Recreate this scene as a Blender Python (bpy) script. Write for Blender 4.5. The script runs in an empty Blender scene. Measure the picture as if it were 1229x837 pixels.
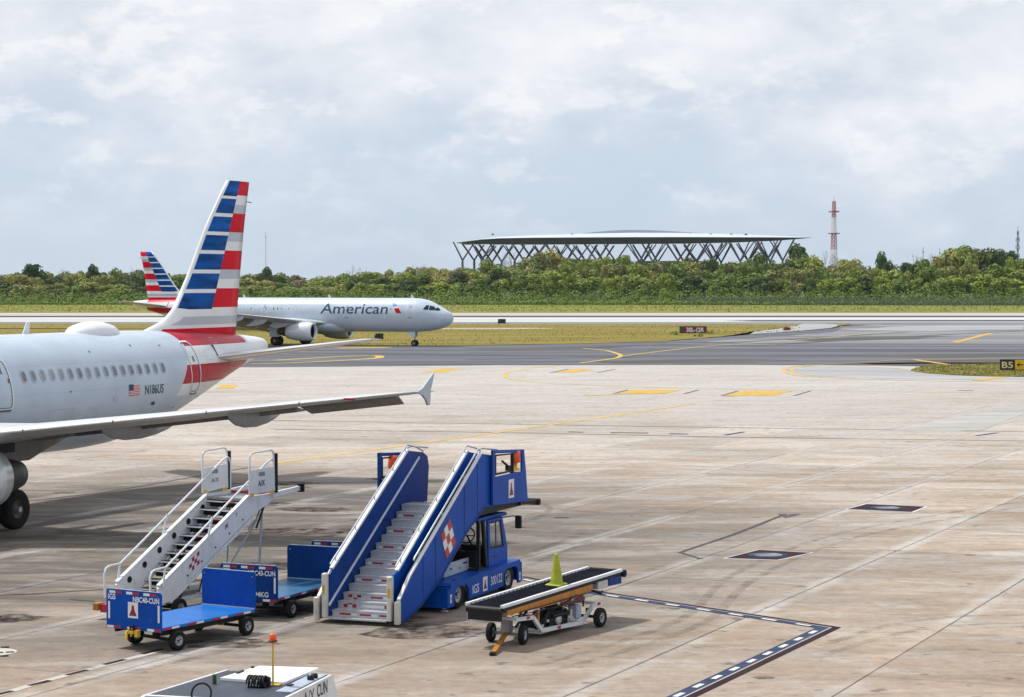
import bpy, bmesh, math, random
from mathutils import Vector, Matrix
R = math.radians
random.seed(7)
SC = bpy.context.scene
COL = SC.collection

# ------------------------------------------------------------------ camera
F, YH, HC = 2675.0, 341.0, 7.58           # focal length in photo pixels, horizon row, eye height
PITCH = math.atan((418.5 - YH) / F)
cam_d = bpy.data.cameras.new("camera")
cam_d.sensor_width = 36.0
cam_d.lens = F / 1229.0 * 36.0
cam_d.clip_start = 0.5
cam_d.clip_end = 20000
cam = bpy.data.objects.new("camera", cam_d)
cam.location = (0, 0, HC)
cam.rotation_euler = (math.pi / 2 - PITCH, 0, 0)
COL.objects.link(cam)
SC.camera = cam

# ------------------------------------------------------------------ sky and sun
SUN_TO = Vector((-.53, .30, 1.0)).normalized()     # direction towards the sun
SUN_EL = math.asin(SUN_TO.z)
SUN_AZ = math.atan2(SUN_TO.x, SUN_TO.y)            # clockwise from +Y
W = bpy.data.worlds.new("World")
SC.world = W
W.use_nodes = True
nt = W.node_tree
nt.nodes.clear()
N = nt.nodes.new
Lk = nt.links.new
out = N("ShaderNodeOutputWorld")
bg = N("ShaderNodeBackground")
bg.inputs[1].default_value = 0.1
sky = N("ShaderNodeTexSky")
sky.sky_type = 'NISHITA'
sky.sun_disc = False
sky.sun_elevation = SUN_EL
sky.sun_rotation = SUN_AZ
sky.air_density = 1.0
sky.dust_density = 2.0
tc = N("ShaderNodeTexCoord")
mp = N("ShaderNodeMapping")
mp.inputs["Scale"].default_value = (1.0, 1.0, 1.75)
mp.inputs["Location"].default_value = (3.1, .4, .35)
Lk(tc.outputs["Generated"], mp.inputs[0])
n1 = N("ShaderNodeTexNoise")
n1.inputs["Scale"].default_value = 9.0
n1.inputs["Detail"].default_value = 8
n1.inputs["Roughness"].default_value = .56
n1.inputs["Distortion"].default_value = .1
Lk(mp.outputs[0], n1.inputs["Vector"])
n2 = N("ShaderNodeTexNoise")
n2.inputs["Scale"].default_value = 21.0
n2.inputs["Detail"].default_value = 7
n2.inputs["Roughness"].default_value = .55
Lk(mp.outputs[0], n2.inputs["Vector"])
sep = N("ShaderNodeSeparateXYZ")
Lk(tc.outputs["Generated"], sep.inputs[0])
# cloud tone: grey lavender bases to white tops
cr = N("ShaderNodeValToRGB")
e = cr.color_ramp.elements
e[0].position = .33; e[0].color = (6.0, 6.5, 7.3, 1)
e[1].position = .63; e[1].color = (9.3, 9.35, 9.6, 1)
m_ = cr.color_ramp.elements.new(.47); m_.color = (7.6, 8.05, 8.75, 1)
mixn = N("ShaderNodeMath"); mixn.operation = 'MULTIPLY_ADD'
Lk(n2.outputs["Fac"], mixn.inputs[0]); mixn.inputs[1].default_value = .35
sc1 = N("ShaderNodeMath"); sc1.operation = 'MULTIPLY'
Lk(n1.outputs["Fac"], sc1.inputs[0]); sc1.inputs[1].default_value = .65
Lk(sc1.outputs[0], mixn.inputs[2])
Lk(mixn.outputs[0], cr.inputs[0])
# cover: thin veil near the horizon, thicker higher up
el = N("ShaderNodeMapRange")
el.inputs["From Min"].default_value = 0.0
el.inputs["From Max"].default_value = .13
el.inputs["To Min"].default_value = -.22
el.inputs["To Max"].default_value = .30
Lk(sep.outputs["Z"], el.inputs[0])
cv = N("ShaderNodeMath"); cv.operation = 'ADD'
Lk(mixn.outputs[0], cv.inputs[0]); Lk(el.outputs[0], cv.inputs[1])
cf = N("ShaderNodeMapRange")
cf.interpolation_type = 'SMOOTHSTEP'
cf.inputs["From Min"].default_value = .36
cf.inputs["From Max"].default_value = .72
cf.inputs["To Min"].default_value = .10
cf.inputs["To Max"].default_value = .95
Lk(cv.outputs[0], cf.inputs[0])
# the clear part: the sky texture seen through a thin milky veil
veil = N("ShaderNodeMixRGB"); veil.inputs[0].default_value = .86
Lk(sky.outputs[0], veil.inputs[1]); veil.inputs[2].default_value = (6.1, 7.35, 8.8, 1)
mx = N("ShaderNodeMixRGB")
Lk(cf.outputs[0], mx.inputs[0]); Lk(veil.outputs[0], mx.inputs[1]); Lk(cr.outputs[0], mx.inputs[2])
# small puffs with firmer upper edges, lit from above: white heads over grey bases
def puff(scale, seed, lo, hi):
    m2 = N("ShaderNodeMapping"); m2.inputs["Scale"].default_value = (1, 1, 1.9); m2.inputs["Location"].default_value = (seed, seed * .7, .2)
    Lk(tc.outputs["Generated"], m2.inputs[0])
    a = N("ShaderNodeTexNoise"); a.inputs["Scale"].default_value = scale; a.inputs["Detail"].default_value = 10; a.inputs["Roughness"].default_value = .6
    Lk(m2.outputs[0], a.inputs["Vector"])
    m3 = N("ShaderNodeMapping"); m3.inputs["Scale"].default_value = (1, 1, 1.9); m3.inputs["Location"].default_value = (seed, seed * .7, .2 + .016)
    Lk(tc.outputs["Generated"], m3.inputs[0])
    c = N("ShaderNodeTexNoise"); c.inputs["Scale"].default_value = scale; c.inputs["Detail"].default_value = 10; c.inputs["Roughness"].default_value = .6
    Lk(m3.outputs[0], c.inputs["Vector"])
    r = N("ShaderNodeMapRange"); r.interpolation_type = 'SMOOTHSTEP'; r.inputs["From Min"].default_value = lo; r.inputs["From Max"].default_value = hi
    Lk(a.outputs["Fac"], r.inputs[0])
    d = N("ShaderNodeMath"); d.operation = 'SUBTRACT'; Lk(a.outputs["Fac"], d.inputs[0]); Lk(c.outputs["Fac"], d.inputs[1])
    s = N("ShaderNodeMapRange"); s.inputs["From Min"].default_value = -.05; s.inputs["From Max"].default_value = .05; Lk(d.outputs[0], s.inputs[0])
    k = N("ShaderNodeMixRGB"); Lk(s.outputs[0], k.inputs[0]); k.inputs[1].default_value = (7.1, 7.7, 8.6, 1); k.inputs[2].default_value = (10.0, 9.95, 9.95, 1)
    return r.outputs[0], k.outputs[0]
cur = mx.outputs[0]
for sc_, sd_, lo_, hi_, am_ in ((6.5, 2.2, .50, .64, .42), (12.0, 1.3, .52, .66, .55), (27.0, 5.1, .56, .68, .45)):
    f_, k_ = puff(sc_, sd_, lo_, hi_)
    am = N("ShaderNodeMath"); am.operation = 'MULTIPLY'; Lk(f_, am.inputs[0]); am.inputs[1].default_value = am_
    hf = N("ShaderNodeMapRange"); hf.inputs["From Min"].default_value = .012; hf.inputs["From Max"].default_value = .075; hf.inputs["To Min"].default_value = .12; Lk(sep.outputs["Z"], hf.inputs[0])
    am2 = N("ShaderNodeMath"); am2.operation = 'MULTIPLY'; Lk(am.outputs[0], am2.inputs[0]); Lk(hf.outputs[0], am2.inputs[1])
    q = N("ShaderNodeMixRGB"); Lk(am2.outputs[0], q.inputs[0]); Lk(cur, q.inputs[1]); Lk(k_, q.inputs[2])
    cur = q.outputs[0]
Lk(cur, bg.inputs[0])
Lk(bg.outputs[0], out.inputs[0])

sd = bpy.data.lights.new("sun", 'SUN')
sd.energy = 4.0
sd.angle = R(2.6)
sd.color = (1.0, .955, .89)
sun = bpy.data.objects.new("sun", sd)
sun.rotation_euler = (-SUN_TO).to_track_quat('-Z', 'Y').to_euler()
sun.location = (0, 0, 200)
COL.objects.link(sun)

SC.view_settings.view_transform = 'Standard'
SC.view_settings.look = 'None'
SC.view_settings.exposure = 0.0
SC.view_settings.gamma = 1.0
SC.render.engine = 'CYCLES'
SC.cycles.max_bounces = 6

# ------------------------------------------------------------------ helpers
def ground(u, v, z=0.0):
    """where the surveyed line of sight of photo pixel (u, v) meets height z"""
    x = (u - 614.5) / F
    y = (418.5 - v) / F
    d = Vector((x, math.cos(PITCH) + y * math.sin(PITCH), -math.sin(PITCH) + y * math.cos(PITCH)))
    t = (z - HC) / d.z
    return Vector((d.x * t, d.y * t, z))

def tag(o, label=None, cat=None, group=None, kind=None):
    if label: o["label"] = label
    if cat: o["category"] = cat
    if group: o["group"] = group
    if kind: o["kind"] = kind
    return o

def empty(name, loc, rz, label, cat, group=None):
    o = bpy.data.objects.new(name, None)
    o.empty_display_size = .3
    COL.objects.link(o)
    o.location = loc
    o.rotation_euler = (0, 0, rz)
    return tag(o, label, cat, group)

def mat(name, rgb, rough=.5, metal=0.0, var=.10, scale=3.0, bump=0.0, dirt=0.0, dirtcol=(.10, .085, .07), coat=0.0, spec=.5, stretch=None, objrand=0.0, island=0.0, scuff=0.0, scuffcol=(.03, .03, .035)):
    m = bpy.data.materials.new(name)
    m.use_nodes = True
    t = m.node_tree
    p = t.nodes["Principled BSDF"]
    p.inputs["Roughness"].default_value = rough
    p.inputs["Metallic"].default_value = metal
    p.inputs["Coat Weight"].default_value = coat
    p.inputs["Specular IOR Level"].default_value = spec
    co = t.nodes.new("ShaderNodeTexCoord")
    src = co.outputs["Object"]
    if stretch:
        mpp = t.nodes.new("ShaderNodeMapping")
        mpp.inputs["Scale"].default_value = stretch
        t.links.new(src, mpp.inputs[0]); src = mpp.outputs[0]
    nz = t.nodes.new("ShaderNodeTexNoise")
    nz.inputs["Scale"].default_value = scale
    nz.inputs["Detail"].default_value = 6
    t.links.new(src, nz.inputs["Vector"])
    mr = t.nodes.new("ShaderNodeMapRange")
    mr.inputs["From Min"].default_value = .25
    mr.inputs["From Max"].default_value = .75
    mr.inputs["To Min"].default_value = 1 - var
    mr.inputs["To Max"].default_value = 1 + var
    t.links.new(nz.outputs["Fac"], mr.inputs[0])
    val = mr.outputs[0]
    if objrand or island:
        if objrand:
            oi = t.nodes.new("ShaderNodeObjectInfo"); rs = oi.outputs["Random"]; amt = objrand
        else:
            g = t.nodes.new("ShaderNodeNewGeometry"); rs = g.outputs["Random Per Island"]; amt = island
        r2 = t.nodes.new("ShaderNodeMapRange")
        r2.inputs["To Min"].default_value = 1 - amt
        r2.inputs["To Max"].default_value = 1 + amt
        t.links.new(rs, r2.inputs[0])
        ml = t.nodes.new("ShaderNodeMath"); ml.operation = 'MULTIPLY'
        t.links.new(val, ml.inputs[0]); t.links.new(r2.outputs[0], ml.inputs[1])
        val = ml.outputs[0]
    vm = t.nodes.new("ShaderNodeVectorMath"); vm.operation = 'SCALE'
    vm.inputs[0].default_value = rgb
    t.links.new(val, vm.inputs["Scale"])
    col = vm.outputs[0]
    if dirt:
        n3 = t.nodes.new("ShaderNodeTexNoise")
        n3.inputs["Scale"].default_value = scale * .6
        n3.inputs["Detail"].default_value = 9
        n3.inputs["Roughness"].default_value = .68
        t.links.new(src, n3.inputs["Vector"])
        d = t.nodes.new("ShaderNodeMapRange")
        d.inputs["From Min"].default_value = .50
        d.inputs["From Max"].default_value = .72
        d.inputs["To Max"].default_value = dirt
        t.links.new(n3.outputs["Fac"], d.inputs[0])
        mi = t.nodes.new("ShaderNodeMixRGB")
        t.links.new(d.outputs[0], mi.inputs[0]); t.links.new(col, mi.inputs[1])
        mi.inputs[2].default_value = (*dirtcol, 1)
        col = mi.outputs[0]
    if scuff:
        for sc_, st_, lo_, cc_ in ((7.0, (1, 1, .22), .60, scuffcol), (16.0, (.5, .5, 1.0), .66, tuple(min(1, c_ * 2.2 + .10) for c_ in rgb))):
            m4 = t.nodes.new("ShaderNodeMapping"); m4.inputs["Scale"].default_value = st_; t.links.new(co.outputs["Object"], m4.inputs[0])
            n4 = t.nodes.new("ShaderNodeTexNoise"); n4.inputs["Scale"].default_value = sc_; n4.inputs["Detail"].default_value = 8; n4.inputs["Roughness"].default_value = .7
            t.links.new(m4.outputs[0], n4.inputs["Vector"])
            d4 = t.nodes.new("ShaderNodeMapRange"); d4.inputs["From Min"].default_value = lo_ - .06; d4.inputs["From Max"].default_value = lo_ + .08; d4.inputs["To Max"].default_value = scuff
            t.links.new(n4.outputs["Fac"], d4.inputs[0])
            i4 = t.nodes.new("ShaderNodeMixRGB"); t.links.new(d4.outputs[0], i4.inputs[0]); t.links.new(col, i4.inputs[1]); i4.inputs[2].default_value = (*cc_, 1)
            col = i4.outputs[0]
    t.links.new(col, p.inputs["Base Color"])
    if bump:
        b = t.nodes.new("ShaderNodeBump")
        b.inputs["Strength"].default_value = bump
        b.inputs["Distance"].default_value = .02
        t.links.new(nz.outputs["Fac"], b.inputs["Height"])
        t.links.new(b.outputs[0], p.inputs["Normal"])
    return m

class MB:
    """collects simple solids into one mesh"""
    def __init__(s): s.v = []; s.f = []; s.m = []; s.sm = []
    def add(s, vs, fs, mi=0, smooth=False):
        o = len(s.v)
        s.v += [tuple(v) for v in vs]
        for f in fs:
            s.f.append([o + i for i in f]); s.m.append(mi); s.sm.append(smooth)
        return s
    def box(s, x0, x1, y0, y1, z0, z1, mi=0):
        vs = [(x0, y0, z0), (x1, y0, z0), (x1, y1, z0), (x0, y1, z0), (x0, y0, z1), (x1, y0, z1), (x1, y1, z1), (x0, y1, z1)]
        return s.add(vs, [(3, 2, 1, 0), (4, 5, 6, 7), (0, 1, 5, 4), (1, 2, 6, 5), (2, 3, 7, 6), (3, 0, 4, 7)], mi)
    def bbox(s, x0, x1, y0, y1, z0, z1, b=.02, mi=0):
        """box with bevelled edges in x-y outline and a top chamfer"""
        def ring(i, z): return [(x0 + i + b, y0 + i, z), (x1 - i - b, y0 + i, z), (x1 - i, y0 + i + b, z), (x1 - i, y1 - i - b, z), (x1 - i - b, y1 - i, z), (x0 + i + b, y1 - i, z), (x0 + i, y1 - i - b, z), (x0 + i, y0 + i + b, z)]
        vs = ring(b, z0) + ring(0, z0 + b) + ring(0, z1 - b) + ring(b, z1)
        fs = [tuple(range(7, -1, -1)), tuple(range(24, 32))]
        for k in range(3):
            for i in range(8):
                j = (i + 1) % 8
                fs.append((k * 8 + i, k * 8 + j, k * 8 + 8 + j, k * 8 + 8 + i))
        return s.add(vs, fs, mi)
    def prism(s, poly, axis, a, b, mi=0):
        """poly in the two other axes, extruded along axis from a to b"""
        n = len(poly)
        def P(p, t):
            if axis == 'y': return (p[0], t, p[1])
            if axis == 'x': return (t, p[0], p[1])
            return (p[0], p[1], t)
        ar = sum(poly[i][0] * poly[(i + 1) % n][1] - poly[(i + 1) % n][0] * poly[i][1] for i in range(n))
        vs = [P(p, a) for p in poly] + [P(p, b) for p in poly]
        f1 = tuple(range(n)); f2 = tuple(range(2 * n - 1, n - 1, -1))
        fs = [f1, f2] + [(i, n + i, n + (i + 1) % n, (i + 1) % n) for i in range(n)]
        flip = (ar > 0)
        if axis == 'y': flip = not flip
        if b < a: flip = not flip
        if flip: fs = [tuple(reversed(f)) for f in fs]
        return s.add(vs, fs, mi)
    def tube(s, pts, r, n=8, mi=0, caps=True):
        pts = [Vector(p) for p in pts]
        rr = r if isinstance(r, (list, tuple)) else [r] * len(pts)
        vs = []; fs = []
        up = None
        for i, p in enumerate(pts):
            if i == 0: d = pts[1] - p
            elif i == len(pts) - 1: d = p - pts[i - 1]
            else: d = (pts[i + 1] - p).normalized() + (p - pts[i - 1]).normalized()
            d.normalize()
            a = d.orthogonal().normalized() if up is None else (up - d * up.dot(d)).normalized()
            up = a
            b = d.cross(a)
            for k in range(n):
                t = 2 * math.pi * k / n
                vs.append(p + (a * math.cos(t) + b * math.sin(t)) * rr[i])
        for i in range(len(pts) - 1):
            for k in range(n):
                j = (k + 1) % n
                fs.append((i * n + k, i * n + j, i * n + n + j, i * n + n + k))
        s.add(vs, fs, mi, n > 5)
        if caps:
            s.add(vs[:n], [tuple(range(n - 1, -1, -1))], mi)
            s.add(vs[-n:], [tuple(range(n))], mi)
        return s
    def lathe(s, prof, c, axis='z', n=24, mi=0):
        """prof: (radius, along) list"""
        c = Vector(c); vs = []; fs = []
        for (r, h) in prof:
            for k in range(n):
                t = 2 * math.pi * k / n
                a, b = r * math.cos(t), r * math.sin(t)
                if axis == 'z': vs.append(c + Vector((a, b, h)))
                elif axis == 'y': vs.append(c + Vector((b, h, a)))
                else: vs.append(c + Vector((h, a, b)))
        for i in range(len(prof) - 1):
            for k in range(n):
                j = (k + 1) % n
                fs.append((i * n + k, i * n + j, i * n + n + j, i * n + n + k))
        s.add(vs, fs, mi, True)
        return s
    def beam(s, p, q, w, h, mi=0):
        """rectangular bar from p to q, w across horizontally, h in the upright direction"""
        p, q = Vector(p), Vector(q)
        d = (q - p).normalized()
        side = d.cross(Vector((0, 0, 1)))
        if side.length < 1e-4: side = Vector((0, 1, 0))
        side.normalize(); up = side.cross(d)
        a = side * (w / 2); b = up * (h / 2)
        vs = [p - a - b, p + a - b, p + a + b, p - a + b, q - a - b, q + a - b, q + a + b, q - a + b]
        return s.add(vs, [(0, 1, 2, 3), (7, 6, 5, 4), (1, 0, 4, 5), (2, 1, 5, 6), (3, 2, 6, 7), (0, 3, 7, 4)], mi)
    def build(s, name, mats, parent=None, kind=None):
        me = bpy.data.meshes.new(name)
        me.from_pydata(s.v, [], s.f)
        for m in (mats if isinstance(mats, (list, tuple)) else [mats]): me.materials.append(m)
        me.polygons.foreach_set("material_index", s.m)
        me.polygons.foreach_set("use_smooth", s.sm)
        me.update()
        o = bpy.data.objects.new(name, me)
        COL.objects.link(o)
        if parent: o.parent = parent
        if kind: o["kind"] = kind
        return o

def link_copy(o, parent, loc=None, rot=None):
    c = o.copy(); COL.objects.link(c); c.parent = parent
    if loc is not None: c.location = loc
    if rot is not None: c.rotation_euler = rot
    return c

def copy_tree(o, parent=None):
    c = o.copy(); COL.objects.link(c); c.parent = parent
    for ch in list(o.children): copy_tree(ch, c)
    return c

def text_geo(body, size, bold=0.0, width=None):
    """flat letters as (verts2d, faces); letters start at x = 0 on the baseline"""
    cu = bpy.data.curves.new("letters", 'FONT')
    cu.body = body; cu.size = size; cu.offset = bold; cu.resolution_u = 3
    o = bpy.data.objects.new("letters", cu); COL.objects.link(o)
    dg = bpy.context.evaluated_depsgraph_get()
    me = o.evaluated_get(dg).to_mesh()
    vs = [v.co.copy() for v in me.vertices]; fs = [tuple(p.vertices) for p in me.polygons]
    o.evaluated_get(dg).to_mesh_clear()
    bpy.data.objects.remove(o); bpy.data.curves.remove(cu)
    x0 = min(v.x for v in vs); x1 = max(v.x for v in vs)
    k = (width / (x1 - x0)) if width else 1.0
    return [((v.x - x0) * k, v.y) for v in vs], fs

def letters(body, size, m, parent, origin, ax, ay, bold=0.0, width=None, name="lettering"):
    """flat lettering lying in the plane of ax (reading direction) and ay (up)"""
    vs, fs = text_geo(body, size, bold, width)
    O, ax, ay = Vector(origin), Vector(ax).normalized(), Vector(ay).normalized()
    b = MB(); b.add([O + ax * x + ay * y for x, y in vs], fs)
    return b.build(name, m, parent)

# ------------------------------------------------------------------ shared materials
M = {}
M['white'] = mat('white_paint', (.64, .67, .71), .45, var=.06, scale=2, dirt=.45, dirtcol=(.36, .34, .32), scuff=.20, scuffcol=(.14, .12, .10))
M['cream'] = mat('cream_paint', (.60, .58, .52), .5, var=.08, dirt=.4, scuff=.4, scuffcol=(.15, .13, .10))
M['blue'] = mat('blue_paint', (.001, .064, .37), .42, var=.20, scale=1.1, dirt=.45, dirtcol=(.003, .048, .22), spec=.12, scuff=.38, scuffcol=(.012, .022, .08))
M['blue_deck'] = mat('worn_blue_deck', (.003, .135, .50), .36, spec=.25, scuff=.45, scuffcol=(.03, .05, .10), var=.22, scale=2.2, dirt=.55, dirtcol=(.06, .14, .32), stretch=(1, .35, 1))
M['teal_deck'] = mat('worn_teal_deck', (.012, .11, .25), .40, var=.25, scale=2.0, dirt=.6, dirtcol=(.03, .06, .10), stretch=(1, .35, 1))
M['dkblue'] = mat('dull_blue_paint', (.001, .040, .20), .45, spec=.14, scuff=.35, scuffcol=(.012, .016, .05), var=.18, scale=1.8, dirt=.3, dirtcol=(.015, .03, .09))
M['black'] = mat('black_steel', (.011, .011, .013), .55, spec=.25, var=.2)
M['rubber'] = mat('tyre_rubber', (.011, .011, .012), .85, spec=.25, var=.25, scale=9, dirt=.4, dirtcol=(.05, .043, .036))
M['belt'] = mat('belt_rubber', (.008, .009, .014), .95, spec=.02, var=.3, scale=2.5, dirt=.35, dirtcol=(.026, .025, .026), bump=.2)
M['rim'] = mat('wheel_rim', (.33, .36, .40), .5, .2, var=.2, dirt=.6, dirtcol=(.10, .09, .08))
M['alu'] = mat('aluminium', (.52, .54, .57), .42, .45, var=.10, scale=6, dirt=.3, dirtcol=(.22, .21, .20), stretch=(.5, 3, 3))
M['alu_dk'] = mat('dull_aluminium', (.25, .26, .28), .5, .3, var=.15, dirt=.4)
M['red'] = mat('red_tape', (.36, .010, .022), .5, var=.12)
M['wtape'] = mat('white_tape', (.66, .69, .74), .45, var=.08)
M['redorange'] = mat('red_check_paint', (.44, .035, .022), .5, var=.1)
M['orange'] = mat('orange_paint', (.42, .165, .014), .5, var=.3, scale=4, dirt=.75, dirtcol=(.12, .06, .02))
M['yellow'] = mat('yellow_paint', (.60, .38, .02), .5, var=.15, dirt=.35)
M['lamp_orange'] = mat('orange_lens', (.75, .085, .008), .25, var=.08)
M['ltext'] = mat('white_lettering', (.72, .74, .78), .5, var=.06)
M['dtext'] = mat('dark_lettering', (.025, .03, .045), .5, var=.06)
M['darkred'] = mat('dark_red_paint', (.13, .012, .02), .5, var=.2, dirt=.3)
M['greyblue'] = mat('grey_blue_plate', (.34, .41, .50), .45, var=.12, dirt=.4, dirtcol=(.16, .16, .17))
M['slate'] = mat('slate_deck', (.038, .048, .070), .55, spec=.3, var=.3, scale=1.5, dirt=.4, dirtcol=(.14, .14, .15), stretch=(.4, 1.6, 1))
M['cone'] = mat('lime_cone', (.32, .36, .010), .6, var=.22, scale=4, dirt=.7, dirtcol=(.12, .13, .02), scuff=.6, scuffcol=(.06, .06, .02))
M['glass'] = mat('cab_glass', (.30, .33, .36), .08, var=.1)
M['greeny'] = mat('green_bottle', (.02, .07, .02), .4)
M['glass'].node_tree.nodes["Principled BSDF"].inputs["Alpha"].default_value = .22

# ------------------------------------------------------------------ ground materials
AX = Vector((math.cos(R(66)), math.sin(R(66)), 0))      # run of the slab lanes
BX = Vector((math.sin(R(66)), -math.cos(R(66)), 0))     # across the lanes
LANE0, LANEW, SLABL = -11.2, 4.5, 6.0

def concrete_mat():
    m = bpy.data.materials.new('apron_concrete'); m.use_nodes = True
    t = m.node_tree; nn = t.nodes.new; lk = t.links.new
    p = t.nodes["Principled BSDF"]
    geo = nn("ShaderNodeNewGeometry")
    pos = geo.outputs["Position"]
    def noise(scale, detail=6, rough=.55, vec=None, dist=0.0):
        n = nn("ShaderNodeTexNoise"); n.inputs["Scale"].default_value = scale
        n.inputs["Detail"].default_value = detail; n.inputs["Roughness"].default_value = rough
        n.inputs["Distortion"].default_value = dist
        lk(vec if vec is not None else pos, n.inputs["Vector"]); return n.outputs["Fac"]
    def mr(x, a, b, c, d, smooth=False):
        r = nn("ShaderNodeMapRange")
        if smooth: r.interpolation_type = 'SMOOTHSTEP'
        for k, vv in zip(("From Min", "From Max", "To Min", "To Max"), (a, b, c, d)): r.inputs[k].default_value = vv
        lk(x, r.inputs[0]); return r.outputs[0]
    def mix(f, a, b, mode='MIX'):
        x = nn("ShaderNodeMixRGB"); x.blend_type = mode
        for s, val in ((0, f), (1, a), (2, b)):
            if isinstance(val, (int, float)): x.inputs[s].default_value = val
            elif isinstance(val, tuple): x.inputs[s].default_value = (*val, 1)
            else: lk(val, x.inputs[s])
        return x.outputs[0]
    def math_(op, a, b=None):
        x = nn("ShaderNodeMath"); x.operation = op
        for s, val in ((0, a), (1, b)):
            if val is None: continue
            if isinstance(val, (int, float)): x.inputs[s].default_value = val
            else: lk(val, x.inputs[s])
        return x.outputs[0]
    # streaks run across the lanes
    rot = nn("ShaderNodeMapping"); rot.inputs["Rotation"].default_value = (0, 0, R(14)); rot.inputs["Scale"].default_value = (.32, 1.0, 1)
    lk(pos, rot.inputs[0])
    sxyz = nn("ShaderNodeSeparateXYZ"); lk(pos, sxyz.inputs[0])
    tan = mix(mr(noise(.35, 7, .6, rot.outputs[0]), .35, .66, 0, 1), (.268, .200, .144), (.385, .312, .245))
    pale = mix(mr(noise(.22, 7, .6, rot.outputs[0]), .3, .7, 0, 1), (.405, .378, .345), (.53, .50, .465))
    # tan near, pale far: brightening at grazing view put into the albedo, edge broken up
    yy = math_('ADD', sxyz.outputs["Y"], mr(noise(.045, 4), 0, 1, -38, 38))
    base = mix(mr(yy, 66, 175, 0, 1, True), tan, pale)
    # washed out pale bands and rust stains
    fine_st = nn("ShaderNodeMapping"); fine_st.inputs["Rotation"].default_value = (0, 0, R(12)); fine_st.inputs["Scale"].default_value = (.30, 1.0, 1)
    lk(pos, fine_st.inputs[0])
    st1 = mr(noise(.9, 9, .70, fine_st.outputs[0], .8), .50, .62, 0, .50)
    base = mix(st1, base, (.43, .41, .385))
    st2 = mr(noise(.75, 10, .72, fine_st.outputs[0], 1.0), .52, .66, 0, .46)
    base = mix(st2, base, (.165, .130, .100))
    wash = math_('MULTIPLY', mr(noise(.55, 8, .62, rot.outputs[0], .4), .48, .62, 0, .80), mr(sxyz.outputs['Y'], 44, 68, .35, 1, True))
    base = mix(wash, base, (.43, .425, .41))
    rust = mr(noise(.55, 7, .64, rot.outputs[0]), .54, .70, 0, .50)
    base = mix(rust, base, (.33, .19, .11))
    # grime, stronger round the parked aircraft
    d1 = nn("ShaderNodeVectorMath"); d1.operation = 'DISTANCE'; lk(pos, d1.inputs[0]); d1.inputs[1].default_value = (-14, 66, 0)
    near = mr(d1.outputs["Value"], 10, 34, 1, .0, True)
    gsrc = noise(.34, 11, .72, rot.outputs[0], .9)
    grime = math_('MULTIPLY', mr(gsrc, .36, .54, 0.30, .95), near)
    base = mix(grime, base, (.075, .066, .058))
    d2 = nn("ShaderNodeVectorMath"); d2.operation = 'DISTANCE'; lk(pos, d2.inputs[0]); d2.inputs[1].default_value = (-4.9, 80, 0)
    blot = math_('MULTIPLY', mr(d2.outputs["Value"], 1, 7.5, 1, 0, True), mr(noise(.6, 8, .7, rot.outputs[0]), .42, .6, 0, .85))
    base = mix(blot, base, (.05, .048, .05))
    soot = math_('MULTIPLY', mr(noise(.13, 7, .6, rot.outputs[0], .5), .56, .70, 0, .60), mr(sxyz.outputs["X"], -8, 6, 1, .30))
    base = mix(soot, base, (.15, .13, .115))
    # pale cleaned strips along the lane joints
    dp = nn("ShaderNodeVectorMath"); dp.operation = 'DOT_PRODUCT'; lk(pos, dp.inputs[0]); dp.inputs[1].default_value = tuple(BX)
    c = math_('SUBTRACT', dp.outputs["Value"], LANE0 - 45 * LANEW)
    c = math_('DIVIDE', c, LANEW)
    fr = math_('FRACT', c)
    dd = math_('MULTIPLY', math_('MINIMUM', fr, math_('SUBTRACT', 1.0, fr)), LANEW)
    strip = math_('MULTIPLY', mr(dd, .16, .42, .55, 0), mr(noise(.22, 5), .40, .62, 0, 1))
    base = mix(strip, base, (.44, .43, .415))
    fine = mr(noise(14, 5, .7), .2, .8, .86, 1.14)
    speck = mr(noise(2.6, 10, .75), .3, .7, .76, 1.22)
    # dark drips and spots of oil
    spot = mr(noise(1.7, 4, .5), .63, .72, 0, .8)
    base = mix(spot, base, (.10, .085, .075))
    cmb = math_('MULTIPLY', fine, speck)
    oi = nn("ShaderNodeObjectInfo")
    cmb = math_('MULTIPLY', cmb, mr(oi.outputs["Random"], 0, 1, .85, 1.11))
    vs = nn("ShaderNodeVectorMath"); vs.operation = 'SCALE'; lk(base, vs.inputs[0]); lk(cmb, vs.inputs["Scale"])
    lk(vs.outputs[0], p.inputs["Base Color"])
    p.inputs["Roughness"].default_value = .82
    p.inputs["Specular IOR Level"].default_value = .35
    bp = nn("ShaderNodeBump"); bp.inputs["Strength"].default_value = .25; bp.inputs["Distance"].default_value = .01
    lk(noise(9, 6, .7), bp.inputs["Height"]); lk(bp.outputs[0], p.inputs["Normal"])
    return m
M['conc'] = concrete_mat()

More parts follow.
